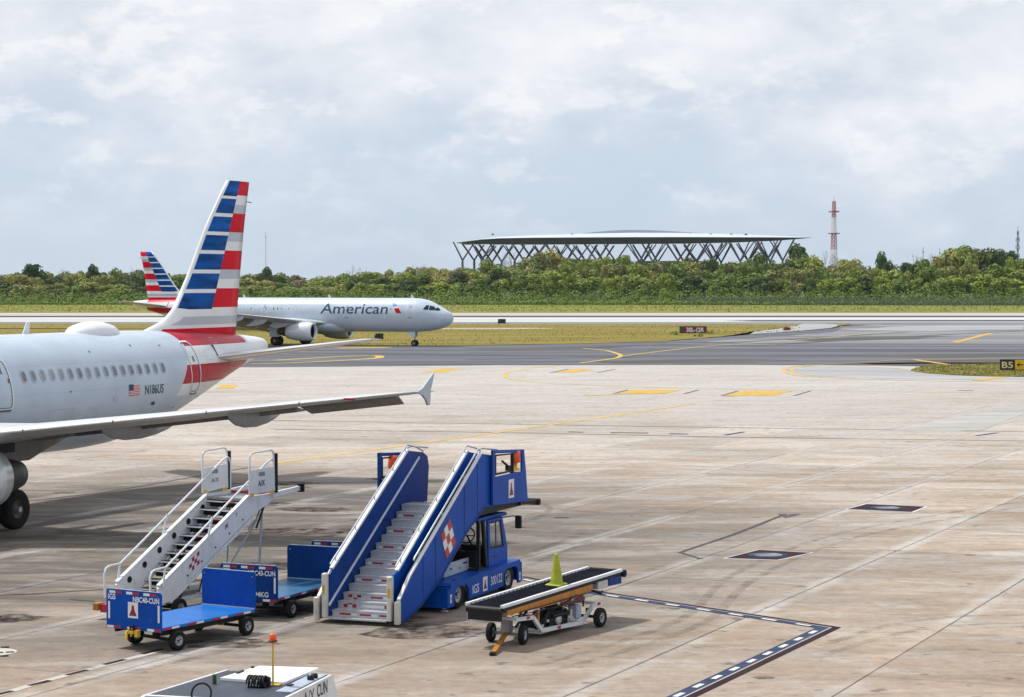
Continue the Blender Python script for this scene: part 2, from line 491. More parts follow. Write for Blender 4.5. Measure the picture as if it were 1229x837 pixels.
def field_mat(name, c0, c1, scale, stretch=(.25, 1, 1), c2=None, amt2=.5, rough=.9, fine=.15, spec=.08):
    """two-colour ground cover with streaks in world space"""
    m = bpy.data.materials.new(name); m.use_nodes = True
    t = m.node_tree; nn = t.nodes.new; lk = t.links.new
    p = t.nodes["Principled BSDF"]; p.inputs["Roughness"].default_value = rough
    p.inputs["Specular IOR Level"].default_value = spec
    geo = nn("ShaderNodeNewGeometry"); mpg = nn("ShaderNodeMapping"); mpg.inputs["Scale"].default_value = stretch
    lk(geo.outputs["Position"], mpg.inputs[0])
    def noi(s, d, r, lo, hi, a, b):
        n = nn("ShaderNodeTexNoise"); n.inputs["Scale"].default_value = s; n.inputs["Detail"].default_value = d; n.inputs["Roughness"].default_value = r
        lk(mpg.outputs[0], n.inputs["Vector"])
        q = nn("ShaderNodeMapRange")
        for k, vv in zip(("From Min", "From Max", "To Min", "To Max"), (lo, hi, a, b)): q.inputs[k].default_value = vv
        lk(n.outputs["Fac"], q.inputs[0]); return q.outputs[0]
    x = nn("ShaderNodeMixRGB"); lk(noi(scale, 8, .62, .36, .64, 0, 1), x.inputs[0]); x.inputs[1].default_value = (*c0, 1); x.inputs[2].default_value = (*c1, 1)
    col = x.outputs[0]
    if c2:
        y = nn("ShaderNodeMixRGB"); lk(noi(scale * .37, 8, .66, .52, .68, 0, amt2), y.inputs[0]); lk(col, y.inputs[1]); y.inputs[2].default_value = (*c2, 1)
        col = y.outputs[0]
    vs = nn("ShaderNodeVectorMath"); vs.operation = 'SCALE'; lk(col, vs.inputs[0]); lk(noi(scale * 9, 5, .7, .25, .75, 1 - fine, 1 + fine), vs.inputs["Scale"])
    lk(vs.outputs[0], p.inputs["Base Color"])
    return m
M['asphalt'] = field_mat('taxiway_asphalt', (.080, .086, .104), (.170, .174, .190), .20, (.05, 1, 1), (.050, .053, .064), .95, fine=.25)
M['asphalt2'] = field_mat('worn_asphalt', (.145, .15, .166), (.265, .268, .282), .13, (.05, 1, 1), (.085, .087, .10), .9, fine=.22)
M['dkasphalt'] = field_mat('dark_shoulder', (.075, .074, .076), (.12, .115, .112), .15, (.2, 1, 1))
M['paleconc'] = field_mat('pale_shoulder_concrete', (.26, .262, .275), (.38, .38, .39), .12, (.15, 1, 1), (.32, .32, .335), .5)
M['runway'] = field_mat('runway_concrete', (.42, .42, .42), (.50, .50, .50), .05, (.05, 1, 1), (.34, .34, .35), .5)
M['rubbermark'] = field_mat('runway_rubber', (.030, .034, .046), (.065, .070, .088), .05, (.04, 1, 1))
M['shoulder'] = field_mat('sandy_shoulder', (.38, .34, .28), (.47, .43, .37), .06, (.08, 1, 1), (.30, .28, .20), .6)
M['drygrass'] = field_mat('dry_grass', (.160, .132, .026), (.240, .195, .052), .12, (.16, 1, 1), (.115, .115, .026), .85, fine=.25)
M['grass'] = field_mat('green_grass', (.135, .160, .028), (.205, .205, .050), .07, (.25, 1, 1), (.23, .190, .062), .8, fine=.3)
M['farland'] = field_mat('far_land', (.07, .09, .02), (.12, .12, .035), .01)
M['islandgrass'] = field_mat('island_grass', (.150, .140, .030), (.225, .195, .060), .45, (.5, 1, 1), (.085, .10, .022), .8, fine=.3)
M['yline'] = mat('yellow_road_paint', (.52, .34, .05), .7, var=.22, scale=1.1, dirt=.55, dirtcol=(.30, .25, .16))
M['yblock'] = mat('yellow_marking_paint', (.50, .30, .022), .75, var=.25, scale=1.2, dirt=.8, dirtcol=(.33, .27, .17))
M['kline'] = mat('black_road_paint', (.05, .048, .048), .75, var=.25, scale=2)
M['blueline'] = mat('blue_road_paint', (.030, .048, .100), .75, spec=.1, var=.25, scale=2, dirt=.4, dirtcol=(.09, .09, .10))
M['maroon'] = mat('maroon_road_paint', (.026, .010, .016), .75, spec=.1, var=.3, scale=2, dirt=.3, dirtcol=(.07, .055, .05))
M['faded'] = mat('faded_white_paint', (.42, .40, .37), .8, var=.15, scale=2, dirt=.7, dirtcol=(.30, .25, .20))
M['wline'] = mat('white_road_paint', (.60, .61, .63), .7, var=.12, scale=2, dirt=.45, dirtcol=(.35, .32, .28))
M['lid'] = mat('lid_steel', (.15, .17, .20), .5, var=.3, scale=4, dirt=.6, dirtcol=(.06, .06, .08))
M['sealant'] = mat('joint_sealant', (.05, .045, .04), .9, var=.2)

# ------------------------------------------------------------------ ground, apron and pavements
b = MB(); b.add([(-3000, -300, -.30), (3000, -300, -.30), (3000, 3600, -.30), (-3000, 3600, -.30)], [(0, 1, 2, 3)])
b.build('ground', M['farland'], kind='structure')

b = MB(); b.add([(-140, 20, -.035), (140, 20, -.035), (140, 225, -.035), (-140, 225, -.035)], [(0, 1, 2, 3)])
apron = b.build('apron', M['sealant'], kind='structure')
slab = MB()
hw, hl = LANEW / 2 - .013, SLABL / 2 - .010
slab.bbox(-hl, hl, -hw, hw, -.2, 0, .012)
proto = None
far = MB()
cells = []
for i in range(-36, 40):
    for j in range(0, 42):
        cen = BX * (LANE0 + LANEW * (i + .5)) + AX * (SLABL * (j + .5) + 12.0 + (2.1 if i % 2 else 0))
        if cen.y < 24 or cen.y > 222 or abs(cen.x) > 135: continue
        u = 614.5 + F * cen.x / cen.y
        cells.append((cen, 33 < cen.y < 118 and -130 < u < 1360))
near = [c for c, q in cells if q]
near.sort(key=lambda c: c.length)
nearset = set(id(c) for c in near[:290])
for cen, q in cells:
    if id(cen) in nearset:
        if proto is None:
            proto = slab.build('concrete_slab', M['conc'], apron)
            o = proto
        else:
            o = link_copy(proto, apron)
        o.location = cen + Vector((0, 0, random.uniform(-.003, .003)))
        o.rotation_euler = (0, 0, R(66))
    else:
        p = [cen + AX * sx * hl + BX * sy * hw for sx, sy in ((-1, 1), (1, 1), (1, -1), (-1, -1))]
        z = random.uniform(-.003, .003)
        q8 = [Vector((v.x, v.y, -.05)) for v in p] + [Vector((v.x, v.y, z)) for v in p]
        far.add(q8, [(4, 5, 6, 7), (0, 1, 5, 4), (1, 2, 6, 5), (2, 3, 7, 6), (3, 0, 4, 7)])
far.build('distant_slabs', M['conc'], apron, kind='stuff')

def sheet(name, pts, z, m, kind='structure', depth=.05, rough=0.0):
    """flat sheet outlined by photo pixels or by world points, laid at height z"""
    P = [ground(u, v) if kind2 else Vector((u, v, 0)) for u, v, kind2 in [(p[0], p[1], len(p) < 3) for p in pts]]
    if rough:
        rr = random.Random(len(pts) * 7 + int(z * 1000)); Q = []
        for i, p in enumerate(P):
            q = P[(i + 1) % len(P)]; n = max(1, min(60, int((q - p).length / (6 * rough + 1.0)))); d = (q - p).normalized()
            for k in range(n): Q.append(p + (q - p) * (k / n) + (Vector((-d.y, d.x, 0)) * rr.uniform(-rough, rough) if k else Vector()))
        P = Q
    poly = [(p.x, p.y) for p in P]
    b = MB(); b.prism(poly, 'z', z - depth, z)
    return b.build(name, m, kind=kind)
Wd = 1
# asphalt taxiway with its widening towards the runway on the right
sheet('taxiway', [(-160, 206, Wd), (-60, 203.5, Wd), (330, 441), (600, 438.5), (880, 438), (1060, 438.6), (1229, 440), (60, 203.5, Wd), (160, 204, Wd),
                  (220, 395, Wd), (1229, 387.8), (1130, 388.2), (1060, 389.2), (1010, 391.5), (1000, 394.5), (952, 398.5), (900, 402), (845, 406.5), (800, 410), (700, 413), (545, 415.5), (300, 416), (-160, 268, Wd)],
      .02, M['asphalt'], depth=.10, rough=.18)
# paler worn asphalt of the fast exit on the right
sheet('taxiway_exit', [(845, 410.5), (910, 406), (1000, 399.2), (1015, 392.5), (1070, 389.6), (1140, 388.4), (1229, 388), (190, 402, Wd), (160, 300, Wd), (1229, 413.5), (1000, 412.5), (900, 412.2)],
      .028, M['asphalt2'], depth=.02)
sheet('taxiway_shoulder', [(950, 438.1), (1000, 436.2), (1097, 432.6), (1229, 431.2), (1229, 437.4), (1150, 438.7), (1110, 440.2), (1060, 438.9)], .030, M['dkasphalt'], depth=.02, rough=.12)
sheet('taxiway_exit', [(1015, 396.5), (1070, 392.6), (1140, 391.2), (1229, 390.6), (1229, 395.5), (1120, 397.5)], .036, M['paleconc'], depth=.015, rough=.3)
# concrete pad inside the yellow loop, right
sheet('pavement', [(938, 441.5), (1010, 440.0), (1080, 442.5), (1098, 445.5), (1130, 449.5), (1229, 453), (1229, 456.5), (1060, 455), (980, 451), (945, 446)], .012, M['paleconc'], depth=.02)
# pale shoulder that sweeps up to the runway
sheet('taxiway_shoulder', [(900, 401.6), (950, 398.2), (996, 394.2), (1008, 391.2), (1020, 389.4), (965, 388.8), (955, 391), (935, 394.5), (905, 398.5)], .034, M['paleconc'], depth=.03)
# grass between taxiway and runway
sheet('grass_field', [(-200, 424, Wd), (960, 389.6), (958, 391), (936, 394), (905, 398.2), (880, 402.6), (845, 406.2), (800, 409.8), (700, 412.8), (545, 415.3), (300, 415.8), (-200, 268, Wd)],
      .045, M['drygrass'], depth=.04, rough=.55)
sheet('service_path', [(-200, 381.5, Wd), (-200, 372, Wd), (640, 394.2), (670, 394.8), (600, 395.6)], .058, M['shoulder'], depth=.01)
sheet('grass_patch', [(992, 388.5), (1010, 388.7), (1022, 389.6), (1012, 390.8), (1004, 391.8), (1006, 390.2), (1000, 389.3)], .05, M['drygrass'], depth=.015)
# grass island by the direction sign
isl = [(1093, 445.6), (1103, 441.8), (1122, 439.4), (1150, 438.6), (1190, 437.6), (1229, 437.2), (62, 209.5, Wd), (120, 212, Wd), (120, 176, Wd), (60, 177.5, Wd), (1229, 452.5), (1190, 452.3), (1150, 451), (1115, 448.8)]
sheet('grass_island', isl, .09, M['islandgrass'], depth=.14, rough=.22)
# runway: shoulder, pale concrete, darkened wheel bands
sheet('runway_shoulder', [(-900, 588, Wd), (900, 588, Wd), (900, 420, Wd), (-900, 420, Wd)], -.02, M['shoulder'], depth=.2, rough=.0)
sheet('runway', [(-900, 535, Wd), (900, 535, Wd), (900, 437, Wd), (-900, 437, Wd)], .0, M['runway'], depth=.1)
sheet('runway_wheel_band', [(-900, 531, Wd), (900, 531, Wd), (900, 509, Wd), (-900, 509, Wd)], .012, M['rubbermark'], depth=.01)
sheet('runway_wheel_band', [(868, 385.3), (905, 384.5), (1320, 384.3), (1320, 386.1), (905, 386.1)], .012, M['rubbermark'], depth=.01)
sheet('runway_edge_band', [(-900, 442, Wd), (900, 442, Wd), (900, 424, Wd), (-900, 424, Wd)], .012, M['asphalt2'], depth=.01)
# grass beyond the runway, to the foot of the wood
sheet('far_grass', [(-900, 588, Wd), (900, 588, Wd), (900, 960, Wd), (-900, 960, Wd)], .05, M['grass'], depth=.3)

# ------------------------------------------------------------------ painted lines
def ribbon(name, pts, w, m, z=.008, kind='structure', world=False, depth=.004, dash=None):
    """painted stripe of width w along a polyline (photo pixels on the ground, or world points)"""
    P = [Vector((p[0], p[1], 0)) if world else ground(*p) for p in pts]
    # resample for curves
    b = MB(); n = len(P); L = []; Rr = []
    for i in range(n):
        if i == 0: d = (P[1] - P[0]).normalized(); s = 1
        elif i == n - 1: d = (P[-1] - P[-2]).normalized(); s = 1
        else:
            a = (P[i] - P[i - 1]).normalized(); c = (P[i + 1] - P[i]).normalized()
            d = (a + c).normalized(); s = 1 / max(.45, d.dot(c))
        nrm = Vector((-d.y, d.x, 0)) * (w / 2 * s)
        L.append(P[i] + nrm); Rr.append(P[i] - nrm)
    vs = [(p.x, p.y, z) for p in L] + [(p.x, p.y, z) for p in Rr]
    b.add(vs, [(i, n + i, n + i + 1, i + 1) for i in range(n - 1)])
    return b.build(name, m, kind=kind)

def smooth(pts, k=6):
    """Catmull-Rom through photo pixels"""
    o = []
    n = len(pts)
    for i in range(n - 1):
        p0, p1, p2, p3 = pts[max(0, i - 1)], pts[i], pts[i + 1], pts[min(n - 1, i + 2)]
        for j in range(k):
            t = j / k
            o.append(tuple(.5 * (2 * p1[c] + (p2[c] - p0[c]) * t + (2 * p0[c] - 5 * p1[c] + 4 * p2[c] - p3[c]) * t * t + (3 * p1[c] - p0[c] - 3 * p2[c] + p3[c]) * t ** 3) for c in (0, 1)))
    o.append(tuple(pts[-1])); return o

ribbon('painted_line', [(330, 556.5), (600, 519), (833, 485)], .34, M['yline'])
ribbon('painted_line', smooth([(700, 437.6), (672, 438.6), (638, 442.0), (612, 447.0), (606, 450.5), (611, 454.5), (642, 459.2), (684, 461.5), (760, 464.5), (900, 467.8), (1229, 472.5)]), .34, M['yline'])
ribbon('painted_line', smooth([(700, 418.5), (726, 421.0), (740, 424.6), (745, 427.4), (740, 430.0), (724, 432.6), (696, 436.2)]), .5, M['yline'], z=.036)
ribbon('painted_line', smooth([(745, 428.2), (790, 422.5), (850, 415.8), (900, 412.6), (980, 406.5), (1060, 399.0), (1085, 397.6)]), .45, M['yline'], z=.040)
ribbon('painted_line', smooth([(980, 437.6), (958, 439.4), (944, 442.2), (941, 444.6), (946, 448.6), (968, 452.2), (1030, 455.4), (1120, 457.6), (1229, 458.4)]), .30, M['yline'], z=.016)
ribbon('painted_line', smooth([(972, 439.4), (956, 441.6), (950, 444.6), (956, 448.2), (976, 451.4), (1030, 454.2)]), .22, M['yline'], z=.017)
ribbon('painted_line', smooth([(968, 439.0), (1045, 434.6), (1100, 432.2), (1229, 430.6)]), .28, M['yline'], z=.036)
ribbon('painted_line', smooth([(965, 440.4), (1020, 440.4), (1060, 441.6), (1090, 443.6)]), .22, M['yline'], z=.037)
ribbon('painted_line', [(1097, 432.2), (1143, 438.8)], .7, M['yblock'], z=.040)
ribbon('painted_line', [(1145, 411.6), (1190, 400.2)], 1.0, M['yblock'], z=.042)
ribbon('painted_line', [(1190, 400.2), (1229, 399.8)], .9, M['yline'], z=.043)
ribbon('painted_line', [(1143, 412.0), (1229, 413.6)], .5, M['yline'], z=.044)
ribbon('painted_line', [(1172, 457.2), (1206, 452.6)], .9, M['yblock'], z=.020)
ribbon('painted_line', [(800, 412.4), (930, 414.6), (1229, 415.6)], .42, M['wline'], z=.038)
ribbon('tyre_streak', smooth([(1010, 419.8), (1090, 420.4), (1178, 421.0)]), 2.4, M['dkasphalt'], z=.030)
ribbon('tyre_streak', [(1040, 437.4), (1110, 436.2), (1229, 436.6)], 3.0, M['dkasphalt'], z=.030)
for (u0, v0, um, vm, u1, v1, w_) in ((560, 432, 800, 428.5, 1229, 426.0, 1.6), (560, 424, 820, 423.0, 1229, 422.4, 1.2), (640, 419, 880, 411.0, 1090, 399.0, 1.4), (300, 424, 500, 425.5, 760, 429.5, 1.5), (900, 416, 1060, 406, 1229, 397.5, 1.8)):
    ribbon('tyre_streak', smooth([(u0, v0), (um, vm), (u1, v1)]), w_, M['dkasphalt'], z=.031)
for (poly_, z_) in (([(1010, 428), (1100, 425.5), (1229, 424.5), (1229, 428), (1120, 430)], .0325), ([(700, 434), (860, 431.5), (960, 432.5), (900, 436), (740, 436.6)], .0325), ([(560, 419), (640, 417.4), (760, 416.6), (700, 419.5), (600, 421)], .0325), ([(940, 408), (1040, 404.5), (1140, 404), (1100, 407.5), (980, 410.5)], .0365)):
    sheet('asphalt_patch', poly_, z_, M['dkasphalt'], depth=.008, rough=.5)
# loops under the taxiing airliner
ribbon('painted_line', smooth([(300, 437.2), (360, 435.6), (420, 432.6), (449, 430.6), (456, 429.0), (449, 427.4), (410, 428.4), (330, 433.0)]), .9, M['yline'], z=.036)
ribbon('painted_line', [(405, 418.4), (466, 417.4)], 3.0, M['yblock'], z=.036)
# yellow stand blocks with black ends
def block(u0, v0, u1, v1, skew=10, ends=True):
    b = MB()
    q = [ground(u0 + skew, v0), ground(u1 - 2, v0), ground(u1 - skew, v1), ground(u0, v1)]
    b.add([(p.x, p.y, .010) for p in q], [(3, 2, 1, 0)])
    o = b.build('painted_block', M['yblock'], kind='structure')
    if ends:
        for s in (0, 1):
            uu = u0 - 3.5 if s == 0 else u1 - .5
            q = [ground(uu + skew * .8, v0), ground(uu + skew * .8 + 3.5, v0), ground(uu + 3.5, v1), ground(uu, v1)]
            b = MB(); b.add([(p.x, p.y, .010) for p in q], [(3, 2, 1, 0)])
            b.build('painted_edge', M['kline'], kind='structure')
block(506, 442.6, 556, 447.2, 24, False); block(663, 443.4, 716, 447.6, 26); block(738, 468.2, 820, 472.8, 22); block(868, 469.6, 952, 475.2, 24); block(258, 462.4, 288, 466.6, 8, False)
ribbon('painted_line', [(866, 476.6), (905, 474.2), (950, 470.4)], .3, M['yline'], z=.014)
ribbon('painted_line', [(700, 475.4), (740, 473.6), (800, 472.6)], .3, M['yline'], z=.014)
# slot drains across the apron and their gratings
ribbon('slot_drain', [(200, 503.0), (335, 505.0), (620, 509.6), (880, 513.6), (1229, 518.4)], .24, M['kline'], z=.005)
ribbon('slot_drain', [(330, 515.5), (620, 519.8), (880, 525.0), (1229, 529.6)], .24, M['kline'], z=.005)
for (u0, u1, v) in ((682, 700, 518.6), (733, 778, 519.6), (803, 826, 520.8), (1150, 1168, 468.8)):
    p0, p1 = ground(u0, v), ground(u1, v + .4)
    ribbon('drain_grating', [(p0.x, p0.y), (p1.x, p1.y)], .42, M['maroon'], z=.007, world=True)
ribbon('painted_line', [(870, 522.5), (893, 518.6)], .25, M['blueline'], z=.007); ribbon('painted_line', [(1172, 523.2), (1198, 519.6)], .25, M['blueline'], z=.007)
# the darker repaired concrete strip, far right
sheet('pavement_repair', [(1072, 516.5), (1229, 482.5), (1229, 497), (1180, 516), (1150, 517.6)], .006, field_mat('grey_patch_concrete', (.30, .295, .28), (.40, .39, .37), .35, (.3, 1, 1), (.46, .44, .42), .6), depth=.01)
# broken edge of an old slab repair
ribbon('pavement_line', [(958, 617.5), (940, 618.5), (880, 642), (816, 663.5), (842, 671.5)], .15, M['sealant'], z=.006)
ribbon('pavement_line', [(938, 617), (944, 621), (958, 617.2)], .30, M['kline'], z=.007)

# tyre marks left by tugs and trucks
def alpha_mat(name, rgb, a, scale=1.4):
    m = mat(name, rgb, .9, var=.2, spec=.05)
    t = m.node_tree; n = t.nodes.new("ShaderNodeTexNoise"); n.inputs["Scale"].default_value = scale; n.inputs["Detail"].default_value = 8; n.inputs["Roughness"].default_value = .7
    g = t.nodes.new("ShaderNodeNewGeometry"); t.links.new(g.outputs["Position"], n.inputs["Vector"])
    r = t.nodes.new("ShaderNodeMapRange"); r.inputs["From Min"].default_value = .40; r.inputs["From Max"].default_value = .62; r.inputs["To Max"].default_value = a
    t.links.new(n.outputs["Fac"], r.inputs[0]); t.links.new(r.outputs[0], t.nodes["Principled BSDF"].inputs["Alpha"]); return m
M['tyremark'] = alpha_mat('tyre_mark', (.06, .052, .046), .24)
M['wash'] = alpha_mat('washed_concrete', (.47, .46, .44), .75)
M['oil'] = alpha_mat('oil_stain', (.030, .026, .024), .75, 2.6)
for k_, pts in enumerate(([(-40, 668), (120, 652), (330, 628), (480, 612), (620, 606)], [(-40, 676), (120, 660), (330, 636), (480, 619), (620, 612)], [(60, 812), (260, 770), (420, 720), (560, 690), (700, 640)], [(80, 822), (285, 778), (446, 727), (584, 697), (716, 646)],
                          [(640, 800), (720, 778), (820, 742), (880, 690), (1010, 640), (1240, 600)], [(662, 806), (745, 783), (846, 747), (906, 695), (1030, 645), (1240, 606)], [(980, 790), (1060, 765), (1140, 752), (1240, 748)], [(985, 776), (1062, 752), (1140, 741), (1240, 738)],
                          [(520, 560), (640, 548), (800, 552), (1000, 566), (1240, 574)], [(520, 566), (640, 554), (800, 558), (1000, 572), (1240, 580)], [(600, 616), (624, 606), (648, 604), (660, 612), (640, 624), (612, 628)])):
    ribbon('tyre_mark', smooth(pts, 8), .24, M['tyremark'], z=.005 + .0004 * k_)
rs = random.Random(5)
for k_ in range(26):
    u, v = (rs.uniform(-20, 520), rs.uniform(575, 790)) if k_ < 20 else (rs.uniform(560, 1229), rs.uniform(600, 820))
    c = ground(u, v); n_ = 14; r0 = rs.uniform(.25, 1.1) if k_ < 20 else rs.uniform(.08, .25)
    b = MB(); b.add([(c.x + r0 * rs.uniform(.7, 1.2) * math.cos(2 * math.pi * q / n_) * 1.5, c.y + r0 * rs.uniform(.7, 1.2) * math.sin(2 * math.pi * q / n_), .0032 + .00012 * k_) for q in range(n_)], [tuple(range(n_))])
    b.build('oil_stain', M['oil'], kind='structure')
# dark lines and a washed patch under the parked airliner
ribbon('pavement_line', [(-30, 609), (0, 605.5), (120, 592), (240, 571.5), (300, 561)], .14, M['sealant'], z=.006)
ribbon('pavement_line', [(-30, 716), (40, 713), (128, 707.5), (260, 699)], .10, M['sealant'], z=.006)
ribbon('pavement_line', [(84, 719.6), (114, 722)], .09, M['sealant'], z=.006)
sheet('pavement_repair', [(150, 577.5), (190, 571.5), (229, 568), (233, 572.5), (170, 580)], .005, M['wash'], depth=.004, rough=.12)
# equipment restraint line: maroon edge, blue band, white dashes
PL = [ground(625, 692.5), ground(720, 711.0), ground(1003, 753.5), ground(815, 843), ground(790, 856)]
def offset(P, o):
    res = []
    for i in range(len(P)):
        if i == 0: d = (P[1] - P[0]).normalized(); s = 1
        elif i == len(P) - 1: d = (P[-1] - P[-2]).normalized(); s = 1
        else:
            a = (P[i] - P[i - 1]).normalized(); c = (P[i + 1] - P[i]).normalized(); d = (a + c).normalized(); s = 1 / d.dot(c)
        res.append(P[i] + Vector((-d.y, d.x, 0)) * (o * s))
    return res
xy = lambda P: [(p.x, p.y) for p in P]
ribbon('restraint_line', xy(offset(PL, .02)), .17, M['maroon'], z=.007, world=True)
ribbon('restraint_line', xy(offset(PL, -.09)), .035, M['faded'], z=.008, world=True)
ribbon('restraint_line', xy(offset(PL, -.25)), .27, M['blueline'], z=.007, world=True)
D = offset(PL, -.25)
for i in range(len(D) - 1):
    Ls = (D[i + 1] - D[i]).length; d = (D[i + 1] - D[i]).normalized(); t = .5
    while t + .55 < Ls:
        ribbon('line_dash', xy([D[i] + d * t, D[i] + d * (t + .42)]), .11, M['wline'], z=.010, world=True); t += 1.02
# dashed bar line, bottom left, and the chequered spot at the edge
for k in range(5):
    u = -10 + 45 * k; v = 836 - 12.6 * k
    ribbon('line_dash', [(u, v), (u + 25, v - 6.2)], .13, M['maroon'], z=.009)
ribbon('painted_line', [(-40, 846), (60, 816), (190, 782)], .20, M['faded'], z=.005)
b = MB(); c0 = ground(-9, 783); b.lathe([(0.0, .006), (.50, .006)], (c0.x, c0.y, 0), n=24); b.build('painted_disc', M['faded'], kind='structure')
for k, (du, dv) in enumerate(((4, -3.5), (10, 2.5), (-3, 3), (3, 7))):
    p0 = ground(du - 3, 781 + dv); ribbon('painted_check', [(p0.x, p0.y), (p0.x + .16, p0.y + .05)], .14, M['maroon'], z=.010, world=True)

# hydrant pits: painted square, white border, round lid
def pit(q, label):
    P = [ground(*p) for p in q]
    c = sum(P, Vector()) / 4
    root = empty('hydrant_pit', (c.x, c.y, 0), 0, label, 'hydrant pit', 'hydrant pits in the apron')
    P = [p - c for p in P]
    def quad(s, z, name, m):
        b = MB(); b.prism([(p.x * s, p.y * s) for p in P], 'z', z - .004, z); return b.build(name, m, root)
    quad(1.07, .008, 'border', M['wline']); quad(1.0, .012, 'painted_square', M['maroon'])
    b = MB(); r = P[0].length * .27
    b.lathe([(r, .012), (r, .022), (r * .93, .024), (r * .93, .019), (0, .021)], (0, 0, 0), n=32); b.build('lid', M['lid'], root)
    b = MB(); b.lathe([(r * 1.45, .012), (r * 1.45, .0145), (r * 1.02, .0145)], (0, 0, 0), n=32); b.build('ring', M['blueline'], root)
pit([(871, 670.5), (933, 672.5), (973, 664), (911, 660.5)], 'maroon square with a pale round lid near the old slab repair, nearer of the two')
pit([(1017, 611.5), (1094, 615), (1110, 608.5), (1040, 605.5)], 'maroon square with a pale round lid farther out on the apron, its ends edged white')

# ------------------------------------------------------------------ airliners (stations measured aft from the nose, starboard is +y)
GX = 21.97
FUS = [  # station, top, bottom, half width, height of widest point
    (0.0, 3.50, 3.42, .02, 3.46), (.12, 3.86, 3.02, .42, 3.44), (.4, 4.16, 2.70, .78, 3.44), (.9, 4.46, 2.40, 1.12, 3.46), (1.5, 4.76, 2.17, 1.40, 3.52),
    (2.0, 5.02, 2.05, 1.56, 3.58), (2.6, 5.36, 1.94, 1.70, 3.65), (3.3, 5.62, 1.85, 1.82, 3.72), (4.2, 5.80, 1.77, 1.92, 3.78), (5.4, 5.87, 1.73, 1.96, 3.80), (7.0, 5.87, 1.73, 1.975, 3.80),
    (20.0, 5.87, 1.73, 1.975, 3.80), (30.5, 5.87, 1.73, 1.975, 3.80), (32.5, 5.87, 1.80, 1.965, 3.82), (34.5, 5.86, 2.06, 1.91, 3.90), (36.5, 5.83, 2.52, 1.77, 4.08), (38.5, 5.77, 3.08, 1.50, 4.33),
    (40.5, 5.69, 3.66, 1.14, 4.62), (42.5, 5.57, 4.20, .74, 4.88), (43.8, 5.47, 4.52, .50, 5.0), (44.6, 5.38, 4.74, .34, 5.07), (44.85, 5.27, 4.86, .24, 5.07), (44.92, 5.12, 5.0, .06, 5.06)]
def fus(x):
    n = len(FUS)
    if x <= FUS[0][0]: return FUS[0][1:]
    if x >= FUS[-1][0]: return FUS[-1][1:]
    for i in range(n - 1):
        if FUS[i][0] <= x <= FUS[i + 1][0]: break
    p1, p2 = FUS[i], FUS[i + 1]
    h = p2[0] - p1[0]; t = (x - p1[0]) / h
    res = []
    for k in range(1, 5):
        def slope(a, b, c):    # monotone-ish tangent
            s1 = (b[k] - a[k]) / max(1e-6, b[0] - a[0]); s2 = (c[k] - b[k]) / max(1e-6, c[0] - b[0])
            return 0 if s1 * s2 <= 0 else 2 * s1 * s2 / (s1 + s2)
        m1 = slope(FUS[i - 1], p1, p2) if i > 0 else (p2[k] - p1[k]) / h * 1.5
        m2 = slope(p1, p2, FUS[i + 2]) if i + 2 < n else (p2[k] - p1[k]) / h
        res.append((2 * t**3 - 3 * t**2 + 1) * p1[k] + (t**3 - 2 * t**2 + t) * h * m1 + (-2 * t**3 + 3 * t**2) * p2[k] + (t**3 - t**2) * h * m2)
    return res
def skin(x, z, side, off=.008):
    """point on the fuselage skin; side -1 port, +1 starboard"""
    top, bot, hw_, zc = fus(x)
    h = (top - zc) if z > zc else (zc - bot)
    q = max(-.999, min(.999, (z - zc) / h))
    y = hw_ * math.sqrt(1 - q * q)
    ny, nz = y / (hw_ * hw_), (z - zc) / (h * h)
    l = math.hypot(ny, nz) or 1
    return Vector((x - GX, side * (y + off * ny / l), z + off * nz / l))

